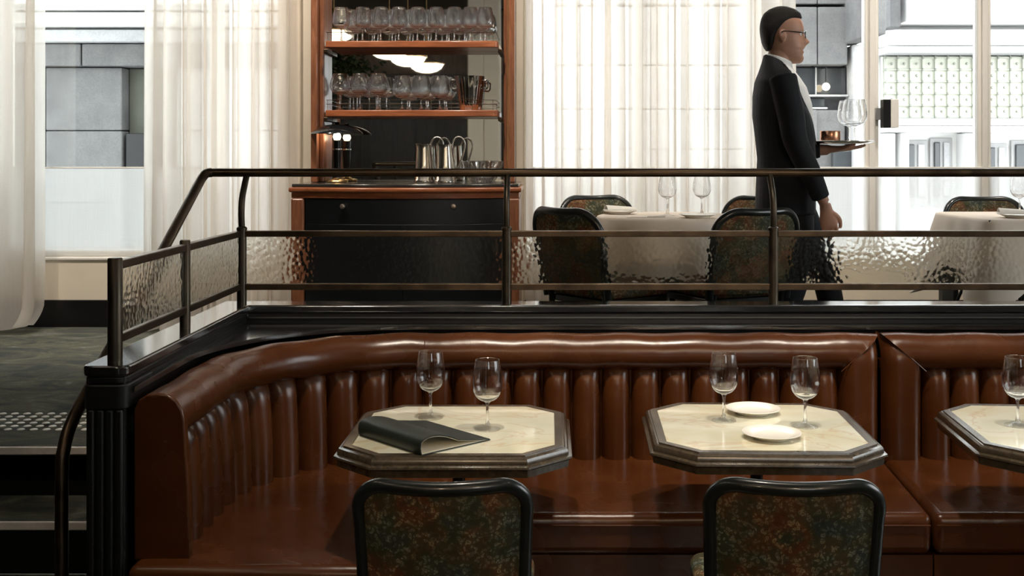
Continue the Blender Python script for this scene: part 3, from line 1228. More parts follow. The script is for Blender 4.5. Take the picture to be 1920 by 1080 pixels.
b = NB(); sheet(b, [(0.001, 0.006), (0.0, 0.018), (0.002, 0.033), (0.008, 0.0385)] + [(WM * 0.985 * t, cover_z(t) - 0.0045) for t in [i / 20 for i in range(2, 21)]], 0.003, LM - 0.004, 0.0008)
finish('page', b, PAPER, mn, angle=60)
b = NB()
ez = cover_z(0.55) + 0.0008
tube(b, [(WM * 0.55 + 0.008 * math.cos(a), 0.17 + 0.012 * math.sin(a), ez + 0.0002 - 0.1 * 0.008 * math.cos(a)) for a in [i / 16 * 2 * PI for i in range(16)]], 0.0007, 6, closed=True)
tube(b, [(WM * 0.55 - 0.004, 0.163, ez + 0.0006), (WM * 0.55 + 0.004, 0.178, ez)], 0.0007, 6)
finish('emblem', b, MENU_MARK, mn)

# ------------------------------------------------------------------ chairs
def make_chair(label, W=0.197, H=0.815, rc=0.062, loc=(0, 0, 0), rotz=0, group=None, brace=False):
    t = thing('dining_chair', label, 'chair', loc, rotz, group)
    zb = 0.44

    def plane(x, z):
        """rear surface of the curved, reclined back"""
        return -0.215 - 0.040 * (1 - (x / W) ** 2) - 0.075 * (z - zb) / (H - zb)

    def halfw(z):
        w_ = W - 0.012 * (1 - (z - zb) / (H - zb))
        d = z - (H - rc)
        if d > 0:
            w_ -= rc - math.sqrt(max(0, rc * rc - d * d))
        return w_

    # rim
    pts = []
    N = 14
    for i in range(N):
        z = zb - 0.02 + (H - rc - zb + 0.02) * i / N
        pts.append((-halfw(z), z))
    for i in range(13):
        a = PI - i / 12 * PI / 2
        pts.append((-(W - rc) + rc * math.cos(a), H - rc + rc * math.sin(a)))
    for i in range(1, 12):
        q = i / 12
        pts.append((-(W - rc) + 2 * (W - rc) * q, H - 0.004 * math.sin(q * PI)))
    for i in range(13):
        a = PI / 2 - i / 12 * PI / 2
        pts.append(((W - rc) + rc * math.cos(a), H - rc + rc * math.sin(a)))
    for i in range(1, N + 1):
        z = (H - rc) - (H - rc - zb + 0.02) * i / N
        pts.append((halfw(z), z))
    b = NB()
    P = [Vector((x, plane(x, z) + 0.014, z - 0.012)) for x, z in pts]
    tube(b, P, 0.0175, 12)
    finish('back_frame', b, CHAIRWOOD, t, angle=60)

    def panel(off, bulge, name):
        b = NB()

        def fn(u, v):
            z = zb + (H - 0.022 - zb) * v
            hw = max(halfw(min(z + 0.012, H - 0.0005)) - 0.012, 0.02)
            x = hw * (2 * u - 1)
            e = (1 - (2 * u - 1) ** 4) * (1 - (2 * v - 1) ** 6)
            return (x, plane(x, z) + off + bulge * e, z)
        grid(b, 18, 18, fn)
        return finish(name, b, FABRIC, t, angle=180)
    panel(0.004, -0.006, 'rear_panel')
    panel(0.026, 0.022, 'back_pad')
    # seat
    poly = rounded([(-0.20, -0.205), (0.20, -0.205), (0.215, 0.20), (-0.215, 0.20)], 0.06, 5)
    b = NB(); prism(b, poly, 0.415, 0.475)
    finish('seat', b, FABRIC, t, bevel=0.022, seg=4)
    b = NB(); prism(b, [(x * 0.97, y * 0.97) for x, y in poly], 0.385, 0.4145)
    finish('seat_frame', b, CHAIRWOOD, t, bevel=0.004)
    for sx in (-1, 1):
        b = NB(); tube(b, [(sx * 0.175, 0.165, 0.39), (sx * 0.185, 0.185, 0.0)], [0.017, 0.011], 10)
        finish('leg', b, CHAIRWOOD, t)
        b = NB(); tube(b, smooth_pts([(sx * 0.18, -0.205, 0.44), (sx * 0.178, -0.195, 0.38), (sx * 0.18, -0.215, 0.2), (sx * 0.185, -0.26, 0.0)], 5), 0.0145, 10)
        finish('leg', b, CHAIRWOOD, t)
        if brace:
            b = NB(); tube(b, smooth_pts([(sx * 0.178, -0.19, 0.25), (sx * 0.165, -0.10, 0.35), (sx * 0.16, 0.0, 0.383), (sx * 0.168, 0.09, 0.35), (sx * 0.178, 0.168, 0.25)], 6), 0.009, 8)
            finish('brace', b, CHAIRWOOD, t)
    if brace:
        b = NB(); tube(b, smooth_pts([(-0.17, -0.20, 0.27), (-0.10, -0.19, 0.36), (0, -0.185, 0.383), (0.10, -0.19, 0.36), (0.17, -0.20, 0.27)], 6), 0.009, 8)
        finish('brace', b, CHAIRWOOD, t)
    return t

GRP = 'dark framed dining chairs'
ch = make_chair('dark dining chair with botanical fabric back, in front of the menu table', loc=(-0.252, 2.895, 0), rotz=math.radians(0.5), group=GRP)
dup(ch, (0.588, 2.895, 0), math.radians(-3.0), 'dark dining chair with botanical fabric back, in front of the two-plate table')
cu = make_chair('dark dining chair left of the round cloth table, its back turned to the rail', W=0.215, rc=0.105, loc=(0, 0, UZ), group=GRP, brace=True)


def face(bx, by, tx, ty):
    """place a chair whose back is at (bx,by), looking at (tx,ty)"""
    d = Vector((tx - bx, ty - by)).normalized()
    return (bx + d.x * 0.28, by + d.y * 0.28, UZ), math.atan2(d.y, d.x) - PI / 2

l, r = face(0.065, 4.95, 0.70, 5.50); cu.location = l; cu.rotation_euler = (0, 0, r)
l, r = face(0.265, 6.40, 0.55, 5.6); dup(cu, l, r, 'dining chair with patterned front, behind the round cloth table by the curtain')
l, r = face(0.915, 4.90, 0.60, 5.6); dup(cu, l, r, 'dark dining chair with its back to the rail, left of the waiter')
l, r = face(1.17, 6.26, 0.7, 5.75); dup(cu, l, r, 'dark dining chair mostly hidden behind the waiter')
l, r = face(2.40, 6.20, 2.40, 5.5); dup(cu, l, r, 'dark patterned chair behind the square cloth table at right')
l, r = face(2.87, 6.20, 2.84, 5.5); dup(cu, l, r, 'dark chair only just showing at the right edge of the picture')

# ------------------------------------------------------------------ cloth-covered tables on the upper floor
t = thing('round_table', 'round dining table hidden under its cloth', 'table', (0.595, 5.58, UZ))
b = NB(); lathe(b, [(0, 0.715), (0.34, 0.715), (0.35, 0.725), (0.35, 0.745), (0, 0.745)], 48)
finish('tabletop', b, BLACKWOOD, t)
b = NB(); lathe(b, [(0, 0.714), (0.04, 0.714), (0.04, 0.05), (0.22, 0.02), (0.22, 0), (0, 0)], 24)
finish('pedestal', b, BLACKPANEL, t)
b = NB()
n = 96
prof = [(0.0, 0.7475), (0.2, 0.7475), (0.345, 0.7475), (0.356, 0.744), (0.361, 0.735)] + [(0.363, 0.735 - 0.44 * i / 10) for i in range(1, 11)]
rings = []
for k, (r, z) in enumerate(prof):
    tt = max(0, (0.735 - z) / 0.44)
    if r == 0:
        rings.append([b.verts.new((0, 0, z))]); continue
    rings.append([b.verts.new(((r + 0.02 * tt + 0.032 * tt ** 0.7 * math.sin(9 * a + 0.6 * math.sin(2 * a))) * math.cos(a),
                               (r + 0.02 * tt + 0.032 * tt ** 0.7 * math.sin(9 * a + 0.6 * math.sin(2 * a))) * math.sin(a), z)) for a in [2 * PI * i / n for i in range(n)]])
for A, Bv in zip(rings, rings[1:]):
    for i in range(n):
        j = (i + 1) % n
        b.faces.new((A[0], Bv[j], Bv[i]) if len(A) == 1 else (A[i], A[j], Bv[j], Bv[i]))
o = finish('tablecloth', b, CLOTH, angle=70)
o.location = (0.595, 5.58, UZ)
tag(o, 'ivory cloth draped over the round table behind the rail', 'tablecloth')

t = thing('square_table', 'square dining table under a cloth at the right edge', 'table', (2.42, 5.58, UZ))
b = NB(); box(b, -0.37, 0.37, -0.36, 0.36, 0.715, 0.745)
finish('tabletop', b, BLACKWOOD, t, smooth=False, bevel=0.006)
for sx in (-1, 1):
    for sy in (-1, 1):
        b = NB(); box(b, sx * 0.33 - 0.03, sx * 0.33 + 0.03, sy * 0.32 - 0.03, sy * 0.32 + 0.03, 0, 0.714)
        finish('leg', b, GREYBOX, t, smooth=False, bevel=0.004)
b = NB()
def sq_r(a, hx, hy):
    c, s_ = abs(math.cos(a)), abs(math.sin(a))
    p = 14
    return 1.0 / ((c / hx) ** p + (s_ / hy) ** p) ** (1 / p)
n = 128
rows = [(0.0, 0.7475, 0), (0.6, 0.7475, 0), (0.97, 0.7475, 0), (1.0, 0.743, 0), (1.01, 0.733, 0)] + [(1.012, 0.733, i / 10) for i in range(1, 11)]
rings = []
for f, z, tt in rows:
    if f == 0:
        rings.append([b.verts.new((0, 0, z))]); continue
    ring = []
    for i in range(n):
        a = 2 * PI * i / n
        r = sq_r(a, 0.385, 0.375) * f
        cor = abs(math.sin(2 * a)) ** 6
        flare = 0.02 * tt + tt * (0.11 * cor + 0.016 * math.sin(14 * a))
        zz = z - tt * (0.26 + 0.17 * cor)
        ring.append(b.verts.new(((r + flare) * math.cos(a), (r + flare) * math.sin(a), zz)))
    rings.append(ring)
for A, Bv in zip(rings, rings[1:]):
    for i in range(n):
        j = (i + 1) % n
        b.faces.new((A[0], Bv[j], Bv[i]) if len(A) == 1 else (A[i], A[j], Bv[j], Bv[i]))
o = finish('tablecloth', b, CLOTH, angle=60)
o.location = (2.42, 5.58, UZ)
tag(o, 'ivory cloth with hanging corners over the square table at right', 'tablecloth')
CZ = UZ + 0.7482

PG2 = glass_profile(0.205, 0.034, 0.046, 0.085, 0.037)
ug = make_glass('wine_glass', PG2, 0.085, 'left wine glass on the round cloth table', n=24)
ug.location = (0.585, 5.55, CZ)
ug['group'] = 'wine glasses on the upper floor'
o = ug.copy(); C.objects.link(o); o.location = (0.765, 5.62, CZ); o['label'] = 'right wine glass on the round cloth table'
o = ug.copy(); C.objects.link(o); o.location = (2.36, 5.62, CZ); o['label'] = 'wine glass on the square cloth table at right'

def put_plate(x, y, lab, s=1.0, grp='plates on the upper floor tables'):
    o = p0.copy(); C.objects.link(o); o.location = (x, y, CZ); o.scale = (s, s, 1)
    tag(o, lab, 'plate', grp)
put_plate(0.71, 5.36, 'white plate at the front edge of the round cloth table', 1.05)
put_plate(0.36, 5.70, 'white plate at the left back of the round cloth table')
put_plate(2.25, 5.36, 'white plate under the napkin on the square cloth table', 1.15)

def napkin(x, y, z, rot, lab, sx=0.15, sy=0.085):
    t = thing('napkin', lab, 'napkin', (x, y, z), rot)
    b = NB()
    grid(b, 16, 8, lambda u, v: (sx * (u - 0.5), sy * (v - 0.5), 0.022 * math.sin(PI * v) ** 0.7 * (1 - 0.5 * u) + 0.006))
    grid(b, 16, 8, lambda u, v: (sx * (u - 0.5), sy * (v - 0.5), 0.001))
    finish('upper_fold', b, NAPKIN, t, angle=180)
    b = NB(); box(b, -sx * 0.52, sx * 0.50, -sy * 0.55, sy * 0.52, 0.0, 0.005)
    finish('lower_fold', b, NAPKIN, t, smooth=False, bevel=0.002)
napkin(0.36, 5.70, CZ + 0.018, 0.2, 'folded napkin on the plate at the left of the round table')
napkin(2.25, 5.36, CZ + 0.018, -0.25, 'folded white napkin on the plate of the square cloth table', 0.19, 0.10)
# table knife beside the plate
kn = thing('table_knife', 'steel table knife lying on the round cloth table', 'knife', (0.47, 5.38, CZ), 0.15)
b = NB(); box(b, -0.10, 0.0, -0.008, 0.008, 0.0, 0.002)
finish('blade', b, CHROME, kn, smooth=False, bevel=0.0008)
b = NB(); box(b, 0.0, 0.09, -0.006, 0.006, 0.0, 0.006)
finish('handle', b, CHROME, kn, smooth=False, bevel=0.002)

# ------------------------------------------------------------------ bar cabinet with mirrored hutch
MY = 6.62        # mirror plane
CTZ = 1.41       # counter top
cb = thing('bar_cabinet', 'bow-fronted mahogany and black bar cabinet with mirrored shelves', 'cabinet', (0, 0, 0))
XL, XR = -1.415, -0.165
CXm = (XL + XR) / 2


def bow(d, inset=0.0, n=24, yb=MY + 0.10, y_side=6.13, bulge=0.11):
    """counter outline: bowed front between two corner posts"""
    pts = []
    a0, a1 = XL + 0.075 - inset, XR - 0.075 + inset
    pts.append((XL - d, yb)); pts.append((XL - d, y_side - d)); pts.append((a0, y_side - d))
    for i in range(n + 1):
        q = i / n
        x = a0 + (a1 - a0) * q
        pts.append((x, y_side - d - bulge * math.sin(PI * q) ** 0.8 * 0.95))
    pts.append((a1, y_side - d)); pts.append((XR + d, y_side - d)); pts.append((XR + d, yb))
    out = []
    for p in pts:
        if not out or (abs(p[0] - out[-1][0]) + abs(p[1] - out[-1][1])) > 1e-4:
            out.append(p)
    return out

b = NB(); prism(b, bow(-0.004), CTZ - 0.018, CTZ)
finish('counter_top', b, MARBLE_K, cb, angle=25, bevel=0.004)
b = NB(); prism(b, bow(0.012), CTZ - 0.046, CTZ - 0.0185)
finish('moulding', b, MAHOG_X, cb, angle=25, bevel=0.010, seg=4)
b = NB(); prism(b, bow(-0.002), CTZ - 0.078, CTZ - 0.047)
finish('top_rail', b, MAHOG_X, cb, angle=25, bevel=0.003)
b = NB(); prism(b, bow(-0.035), UZ + 0.06, CTZ - 0.079)
finish('carcass', b, BLACKPANEL, cb, angle=25)
for (x0, x1) in ((XL, XL + 0.072), (XR - 0.072, XR)):
    b = NB(); box(b, x0, x1, 6.125, 6.20, UZ, CTZ - 0.079)
    finish('corner_post', b, MAHOG, cb, smooth=False, bevel=0.012, seg=4)
    xs = x0 if x0 == XL else x1 - 0.02
    b = NB(); box(b, xs, xs + 0.02, 6.20, MY + 0.10, UZ, CTZ - 0.079)
    finish('side_panel', b, MAHOG, cb, smooth=False, bevel=0.003)


def bow_front(z0, z1, name, m, inset=0.006, x0=XL + 0.080, x1=XR - 0.080):
    b = NB()
    n = 28
    fr, bk = [], []
    for i in range(n + 1):
        q = i / n
        x = x0 + (x1 - x0) * q
        qq = (x - (XL + 0.075)) / (XR - XL - 0.15)
        y = 6.13 - 0.11 * math.sin(PI * min(1, max(0, qq))) ** 0.8 * 0.95 + inset
        fr.append((x, y)); bk.append((x, y + 0.022))
    prism(b, fr + bk[::-1], z0, z1)
    return finish(name, b, m, cb, angle=25, bevel=0.001)

d1 = bow_front(1.195, CTZ - 0.083, 'drawer', BLACKPANEL)
for x in (at(643, 387, 6.06).x, at(851, 387, 6.06).x):
    b = NB(); lathe(b, [(0.0, 0.0), (0.006, 0.0), (0.006, 0.014), (0.013, 0.018), (0.0155, 0.024), (0.013, 0.030), (0.0, 0.033)], 18)
    o = finish('knob', b, PEWTER, d1)
    qq = (x - (XL + 0.075)) / (XR - XL - 0.15)
    y = 6.13 - 0.11 * math.sin(PI * qq) ** 0.8 * 0.95 + 0.006
    o.matrix_local = Matrix.Translation((x, y, 1.290)) @ Matrix.Rotation(PI / 2, 4, 'X')
xm = CXm
bow_front(UZ + 0.10, 1.1925, 'door', BLACKPANEL, x0=XL + 0.080, x1=xm - 0.0015)
bow_front(UZ + 0.10, 1.1925, 'door', BLACKPANEL, x0=xm + 0.002, x1=XR - 0.080)
bow_front(UZ, UZ + 0.095, 'plinth', BLACKPANEL, inset=0.02)
# hutch
HX0, HX1 = -1.372, -0.200
for (x0, x1) in ((HX0, HX0 + 0.036), (HX1 - 0.036, HX1)):
    b = NB(); box(b, x0, x1, 6.44, 6.74, CTZ + 0.001, 3.3)
    finish('stile', b, MAHOG, cb, smooth=False, bevel=0.004)
for (x0, x1) in ((HX0 + 0.0365, HX0 + 0.066), (HX1 - 0.066, HX1 - 0.0365)):
    b = NB(); box(b, x0, x1, 6.50, MY + 0.01, CTZ + 0.001, 3.3)
    finish('inner_stile', b, MAHOG, cb, smooth=False, bevel=0.008, seg=3)
b = NB(); box(b, HX1 - 0.0395, HX1 - 0.0355, 6.438, 6.45, CTZ + 0.001, 3.3)
finish('inlay', b, BRASS, cb, smooth=False)
b = NB(); box(b, HX0 + 0.06, HX1 - 0.06, MY, MY + 0.006, CTZ + 0.001, 3.25)
finish('mirror', b, MIRROR, cb, smooth=False)
b = NB(); box(b, HX0, HX1, MY + 0.01, MY + 0.10, CTZ + 0.001, 3.3)
finish('back_board', b, DARKWALL, cb, smooth=False)
b = NB(); box(b, HX0 - 0.03, HX1 + 0.03, 6.42, 6.74, 3.3, 3.4)
finish('cornice', b, MAHOG_X, cb, smooth=False, bevel=0.02, seg=4)

SHY = 6.38
SX0, SX1 = -1.285, -0.292
SH = (1.824, 2.218)
for si, sz in enumerate(SH):
    poly = rounded([(SX0 + 0.01, MY - 0.004), (SX0 + 0.01, SHY), (SX1, SHY), (SX1, MY - 0.004)], 0.03, 5, (2,))
    b = NB(); prism(b, poly, sz - 0.037, sz)
    sh = finish('shelf', b, MAHOG_X, cb, angle=30, bevel=0.004)
    # wire gallery round the edge
    hh = (0.05,) if si else (0.034, 0.058)
    for h in hh:
        b = NB(); tube(b, [(SX0 + 0.012, MY - 0.01, sz + h), (SX0 + 0.012, SHY + 0.012, sz + h), (SX1 - 0.03, SHY + 0.012, sz + h), (SX1 - 0.012, SHY + 0.035, sz + h), (SX1 - 0.012, MY - 0.01, sz + h)], 0.0016, 6)
        finish('gallery_rail', b, BRONZE, sh)
    for i in range(9):
        x = SX0 + 0.02 + i * (SX1 - 0.05 - SX0) / 8
        b = NB(); tube(b, [(x, SHY + 0.012, sz), (x, SHY + 0.012, sz + hh[-1])], 0.0014, 6)
        finish('gallery_post', b, BRONZE, sh)
    for x0 in (SX0 - 0.02, SX1 - 0.004):
        b = NB(); box(b, x0, x0 + 0.024, 6.47, MY - 0.003, sz - 0.06, sz - 0.0375)
        finish('bracket', b, BRONZE, sh, smooth=False, bevel=0.003)

# glasses on the shelves
ORD = ['first', 'second', 'third', 'fourth', 'fifth', 'sixth', 'seventh', 'eighth', 'ninth', 'tenth']
PU = glass_profile(0.198, 0.036, 0.051, 0.078, 0.036, zmax=0.118)
gu = None
xs = [640, 680, 714, 748, 783, 818, 852, 882, 910]
for row, (yy, off) in enumerate(((6.445, 0.0), (6.555, 0.052))):
    for i, px in enumerate(xs[:8 + (row == 0)]):
        X = (px - PX) / F * 6.445 + off
        lab = '%s wine glass from the left, %s row of the upper bar shelf' % (ORD[i], 'front' if row == 0 else 'back')
        if gu is None:
            gu = make_glass('wine_glass', PU, 0.078, lab, n=26, m=GLASS_SHELF); o = gu
            o['group'] = 'wine glasses on the upper bar shelf'
        else:
            o = gu.copy(); C.objects.link(o); o['label'] = lab
        o.location = (X, yy, SH[1] + 0.0004)
PBal = glass_profile(0.212, 0.046, 0.071, 0.092, 0.040, zmax=0.142)
gb = None
i = 0
for X, Y, lab in ((-1.205, 6.455, 'leftmost balloon glass at the front of the lower bar shelf'),
                  (-1.145, 6.545, 'second balloon glass from the left, set back on the lower bar shelf'),
                  (-1.090, 6.455, 'balloon glass in the middle of the left cluster, lower bar shelf'),
                  (-1.010, 6.545, 'balloon glass set back right of the left cluster, lower bar shelf'),
                  (-0.985, 6.450, 'rightmost balloon glass at the front of the left cluster, lower bar shelf')):
    if gb is None:
        gb = make_glass('balloon_glass', PBal, 0.09, lab, n=28, m=GLASS_SHELF); o = gb
        o['group'] = 'balloon glasses on the lower bar shelf'
    else:
        o = gb.copy(); C.objects.link(o); o['label'] = lab
    if i in (1, 3):
        o.location = (X, Y + 0.008, SH[0] + 0.0004); o.scale = (0.85, 0.85, 0.95)
    else:
        o.location = (X, Y, SH[0] + 0.0004); o.scale = (0.85, 0.85, 1)
    i += 1
PMd = glass_profile(0.200, 0.042, 0.056, 0.070, 0.040, zmax=0.120)
gm = None
for i, px in enumerate((754, 790, 825)):
    for row, yy in enumerate((6.445, 6.56)):
        X = (px - PX) / F * 6.445 + 0.018 * row
        lab = '%s round wine glass of three in the %s row, middle of the lower bar shelf' % (('left', 'centre', 'right')[i], ('front', 'back')[row])
        if gm is None:
            gm = make_glass('wine_glass', PMd, 0.07, lab, n=28, m=GLASS_SHELF); o = gm
            o['group'] = 'round wine glasses on the lower bar shelf'
        else:
            o = gm.copy(); C.objects.link(o); o['label'] = lab
        o.location = (X, yy, SH[0] + 0.0004)

# fluted ice bucket
ib = thing('ice_bucket', 'fluted polished steel ice bucket on the right of the lower bar shelf', 'bucket', ((880 - PX) / F * 6.49, 6.49, SH[0] + 0.0004))
b = NB()
n = 64
prof = [(0.050, 0.0), (0.054, 0.004), (0.060, 0.05), (0.070, 0.12), (0.080, 0.175), (0.087, 0.195), (0.088, 0.199), (0.083, 0.199), (0.075, 0.17), (0.055, 0.05), (0.049, 0.01)]
rings = []
for r, z in prof:
    fl = 0.04 if 0.01 < z < 0.19 else 0.015
    rings.append([b.verts.new((r * (1 + fl * math.cos(16 * 2 * PI * i / n)) * math.cos(2 * PI * i / n), r * (1 + fl * math.cos(16 * 2 * PI * i / n)) * math.sin(2 * PI * i / n), z)) for i in range(n)])
for A, Bv in zip(rings, rings[1:]):
    for i in range(n):
        j = (i + 1) % n
        b.faces.new((A[i], A[j], Bv[j], Bv[i]))
b.faces.new(rings[0][::-1]); b.faces.new(rings[-1])
finish('bowl', b, CHROME, ib, angle=60)
for sx in (-1, 1):
    b = NB(); tube(b, smooth_pts([(sx * 0.080, 0, 0.175), (sx * 0.105, 0, 0.176), (sx * 0.108, 0, 0.150), (sx * 0.098, 0, 0.128), (sx * 0.072, 0, 0.13)], 5), 0.005, 8)
    finish('handle', b, CHROME, ib)

# mushroom table lamp
lp = thing('table_lamp', 'black mushroom table lamp lit on the left of the bar counter', 'lamp', (-1.225, 6.462, CTZ + 0.0005))
b = NB(); lathe(b, [(0, 0), (0.062, 0), (0.064, 0.006), (0.06, 0.012), (0.03, 0.018), (0.022, 0.026), (0, 0.026)], 28)
finish('base', b, BRASS, lp)
b = NB(); lathe(b, [(0, 0.026), (0.016, 0.026), (0.0235, 0.15), (0.025, 0.185), (0, 0.186)], 24)
finish('stem', b, LAMPBLACK, lp)
b = NB(); lathe(b, [(0, 0.1865), (0.027, 0.1865), (0.028, 0.190), (0.027, 0.194), (0, 0.1945)], 24)
finish('collar', b, SILVER, lp)
b = NB(); lathe(b, [(0, 0.195), (0.023, 0.195), (0.025, 0.243), (0, 0.244)], 24)
finish('socket', b, LAMPBLACK, lp)
b = NB(); lathe(b, [(0, 0.2445), (0.016, 0.2445), (0.024, 0.262), (0.019, 0.278), (0, 0.284)], 20)
finish('bulb', b, BULB, lp)
b = NB()
sh_o = [(0.150, 0.279), (0.146, 0.287), (0.125, 0.303), (0.095, 0.318), (0.06, 0.329), (0.03, 0.334), (0.014, 0.338), (0.012, 0.347), (0.0, 0.349)]
sh_i = [(0.0, 0.330), (0.03, 0.330), (0.06, 0.325), (0.095, 0.314), (0.123, 0.299), (0.144, 0.283), (0.147, 0.278)]
lathe(b, sh_i + sh_o, 40)
finish('shade', b, LAMPBLACK, lp)
lamp('lamp_bulb_light', 'POINT', (-1.225, 6.462, CTZ + 0.245 + 0.055), None, 2.0, WARM, shadow_soft_size=0.02)

# silver water jugs with tall loop handles
def make_jug(x, y, rot, label):
    t = thing('water_jug', label, 'jug', (x, y, CTZ + 0.0005), rot, 'silver water jugs')
    b = NB()
    lathe(b, [(0, 0.0), (0.060, 0.0), (0.062, 0.006), (0.061, 0.014), (0.056, 0.020), (0.0515, 0.10), (0.039, 0.195), (0.038, 0.212), (0.039, 0.216), (0.036, 0.214), (0.035, 0.19), (0.047, 0.10), (0.052, 0.025), (0, 0.022)], 32)
    for v in b.verts:
        if v.co.z > 0.17 and v.co.x < -0.015:
            v.co.x -= 0.016 * (v.co.z - 0.17) / 0.045 * min(1, max(0, (-v.co.x - 0.015) / 0.02))
            v.co.z += 0.008 * (v.co.z - 0.17) / 0.045
    finish('body', b, SILVER, t, angle=60)
    b = NB(); tube(b, smooth_pts([(0.036, 0, 0.19), (0.038, 0, 0.225), (0.055, 0, 0.254), (0.082, 0, 0.258), (0.104, 0, 0.235), (0.106, 0, 0.20), (0.090, 0, 0.14), (0.064, 0, 0.075), (0.052, 0, 0.055)], 6), 0.0058, 10)
    finish('handle', b, SILVER, t)
    return t
j0 = make_jug((796 - PX) / F * 6.42, 6.42, 0.0, 'left silver water jug with tall loop handle on the bar counter')
dup(j0, ((836 - PX) / F * 6.31, 6.31, CTZ + 0.0005), 0.05, 'right silver water jug with tall loop handle on the bar counter')

# cut glass bowl
b = NB()
n = 48
prof = [(0.055, 0.0), (0.058, 0.004), (0.075, 0.03), (0.098, 0.085), (0.112, 0.118), (0.114, 0.122), (0.108, 0.121), (0.092, 0.085), (0.068, 0.03), (0.045, 0.012)]
rings = []
for k, (r, z) in enumerate(prof):
    fl = 0.035 if k < 6 else 0.0
    rings.append([b.verts.new((r * (1 + fl * (1 if i % 2 else -1) * (0.4 + z * 8)) * math.cos(2 * PI * i / n) if k < 6 else r * math.cos(2 * PI * i / n),
                               r * (1 + fl * (1 if i % 2 else -1) * (0.4 + z * 8)) * math.sin(2 * PI * i / n) if k < 6 else r * math.sin(2 * PI * i / n), z)) for i in range(n)])
for A, Bv in zip(rings, rings[1:]):
    for i in range(n):
        j = (i + 1) % n
        b.faces.new((A[i], A[j], Bv[j], Bv[i]))
b.faces.new(rings[0][::-1]); b.faces.new(rings[-1])
o = finish('glass_bowl', b, GLASS_SHELF, smooth=False)
o.location = ((903 - PX) / F * 6.40, 6.40, CTZ + 0.0005)
tag(o, 'cut glass bowl at the right end of the bar counter', 'bowl')

# ------------------------------------------------------------------ small box on the window mullion
t = thing('wall_speaker', 'small black and grey box fixed beside the window mullion', 'speaker', (0, 0, 0))
q = at(1652, 187, 6.83); q2 = at(1681, 240, 6.83)
b = NB(); box(b, q.x, q.x + 0.045, 6.78, 6.845, q2.z, q.z)
finish('body', b, BASEB, t, smooth=False, bevel=0.003)
b = NB(); box(b, q.x + 0.046, q2.x, 6.785, 6.84, q2.z, q.z)
finish('grille', b, WHITE, t, smooth=False, bevel=0.003)
b = NB(); box(b, q.x - 0.03, q.x + 0.02, 6.846, 6.875, q2.z + 0.05, q.z - 0.05)
finish('bracket', b, GREYBOX, t, smooth=False)

# ------------------------------------------------------------------ pendants and column of the lower room (seen in the mirror, save the added unseen pendants)
def pendant(x, y, z, label):
    t = thing('pendant_lamp', label, 'lamp', (x, y, z), 0, 'opal dome pendant lamps')
    b = NB(); lathe(b, [(0, 0.0), (0.06, 0.004), (0.12, 0.02), (0.17, 0.052), (0.20, 0.10), (0.195, 0.10), (0, 0.098)], 36)
    finish('glass_dome', b, OPAL, t, angle=60)
    b = NB(); lathe(b, [(0.199, 0.101), (0.215, 0.101), (0.215, 0.112), (0.10, 0.15), (0.03, 0.18), (0.0, 0.18)], 36)
    finish('metal_cap', b, BRASS, t, angle=40)
    b = NB(); tube(b, [(0, 0, 0.18), (0, 0, 3.9 - z)], 0.006, 8)
    finish('rod', b, BRASS, t)
pendant(-1.60, 2.04, 2.52, 'nearest opal dome pendant reflected in the bar mirror')
pendant(-1.53, 1.14, 2.52, 'middle opal dome pendant reflected in the bar mirror')
pendant(-1.43, 0.20, 2.52, 'farthest opal dome pendant reflected in the bar mirror')
pendant(-2.02, 2.74, 2.62, 'opal dome pendant nearest the steps, reflected at the left of the upper bar shelf')
pendant(1.45, 2.04, 2.52, 'added opal dome pendant over the two-plate table, unseen above the frame')  # pendants from here on are unseen, added for light and glass sparkle
pendant(1.52, 0.60, 2.52, 'added unseen opal dome pendant on the right side of the lower room')
pendant(0.10, 0.60, 2.75, 'added unseen opal dome pendant in the middle of the lower room')
b = NB(); box(b, -1.03, -0.62, -1.2, -0.8, 0.0, 3.9)
col = struct(finish('trim_4', b, CREAM, smooth=False, bevel=0.01))
for x in (-1.02, -0.82):
    b = NB(); box(b, x, x + 0.19, -0.8, -0.785, 0.2, 3.8)
    finish('panel', b, CREAM, col, smooth=False, bevel=0.008)
# dark leafy plant in the lower room
pl = thing('indoor_tree', 'dark leafy plant reflected behind the balloon glasses', 'plant', (-2.25, 1.2, 0))
b = NB(); lathe(b, [(0, 0), (0.2, 0), (0.25, 0.5), (0.22, 0.5), (0, 0.45)], 20)
finish('pot', b, BLACKPANEL, pl)
b = NB(); tube(b, smooth_pts([(0, 0, 0.45), (0.03, 0, 1.1), (-0.02, 0.02, 1.9), (0.02, 0, 2.4)], 5), 0.025, 8)
finish('trunk', b, MAHOG, pl)
b = NB()
rnd = random.Random(5)
for i in range(700):
    a, e, rr = rnd.uniform(0, 2 * PI), rnd.uniform(-0.6, 1.2), rnd.uniform(0.1, 0.5)
    c = Vector((rr * math.cos(a) * math.cos(e), rr * math.sin(a) * math.cos(e), 2.45 + rr * math.sin(e)))
    d = Vector((rnd.uniform(-1, 1), rnd.uniform(-1, 1), rnd.uniform(-0.7, 0.4))).normalized() * rnd.uniform(0.05, 0.09)
    s_ = d.orthogonal().normalized() * 0.022
    vv = [b.verts.new(p) for p in (c, c + d * 0.5 + s_, c + d, c + d * 0.5 - s_)]
    b.faces.new(vv)
o = finish('foliage', b, LEAF, pl, normals=False); o['kind'] = 'stuff'

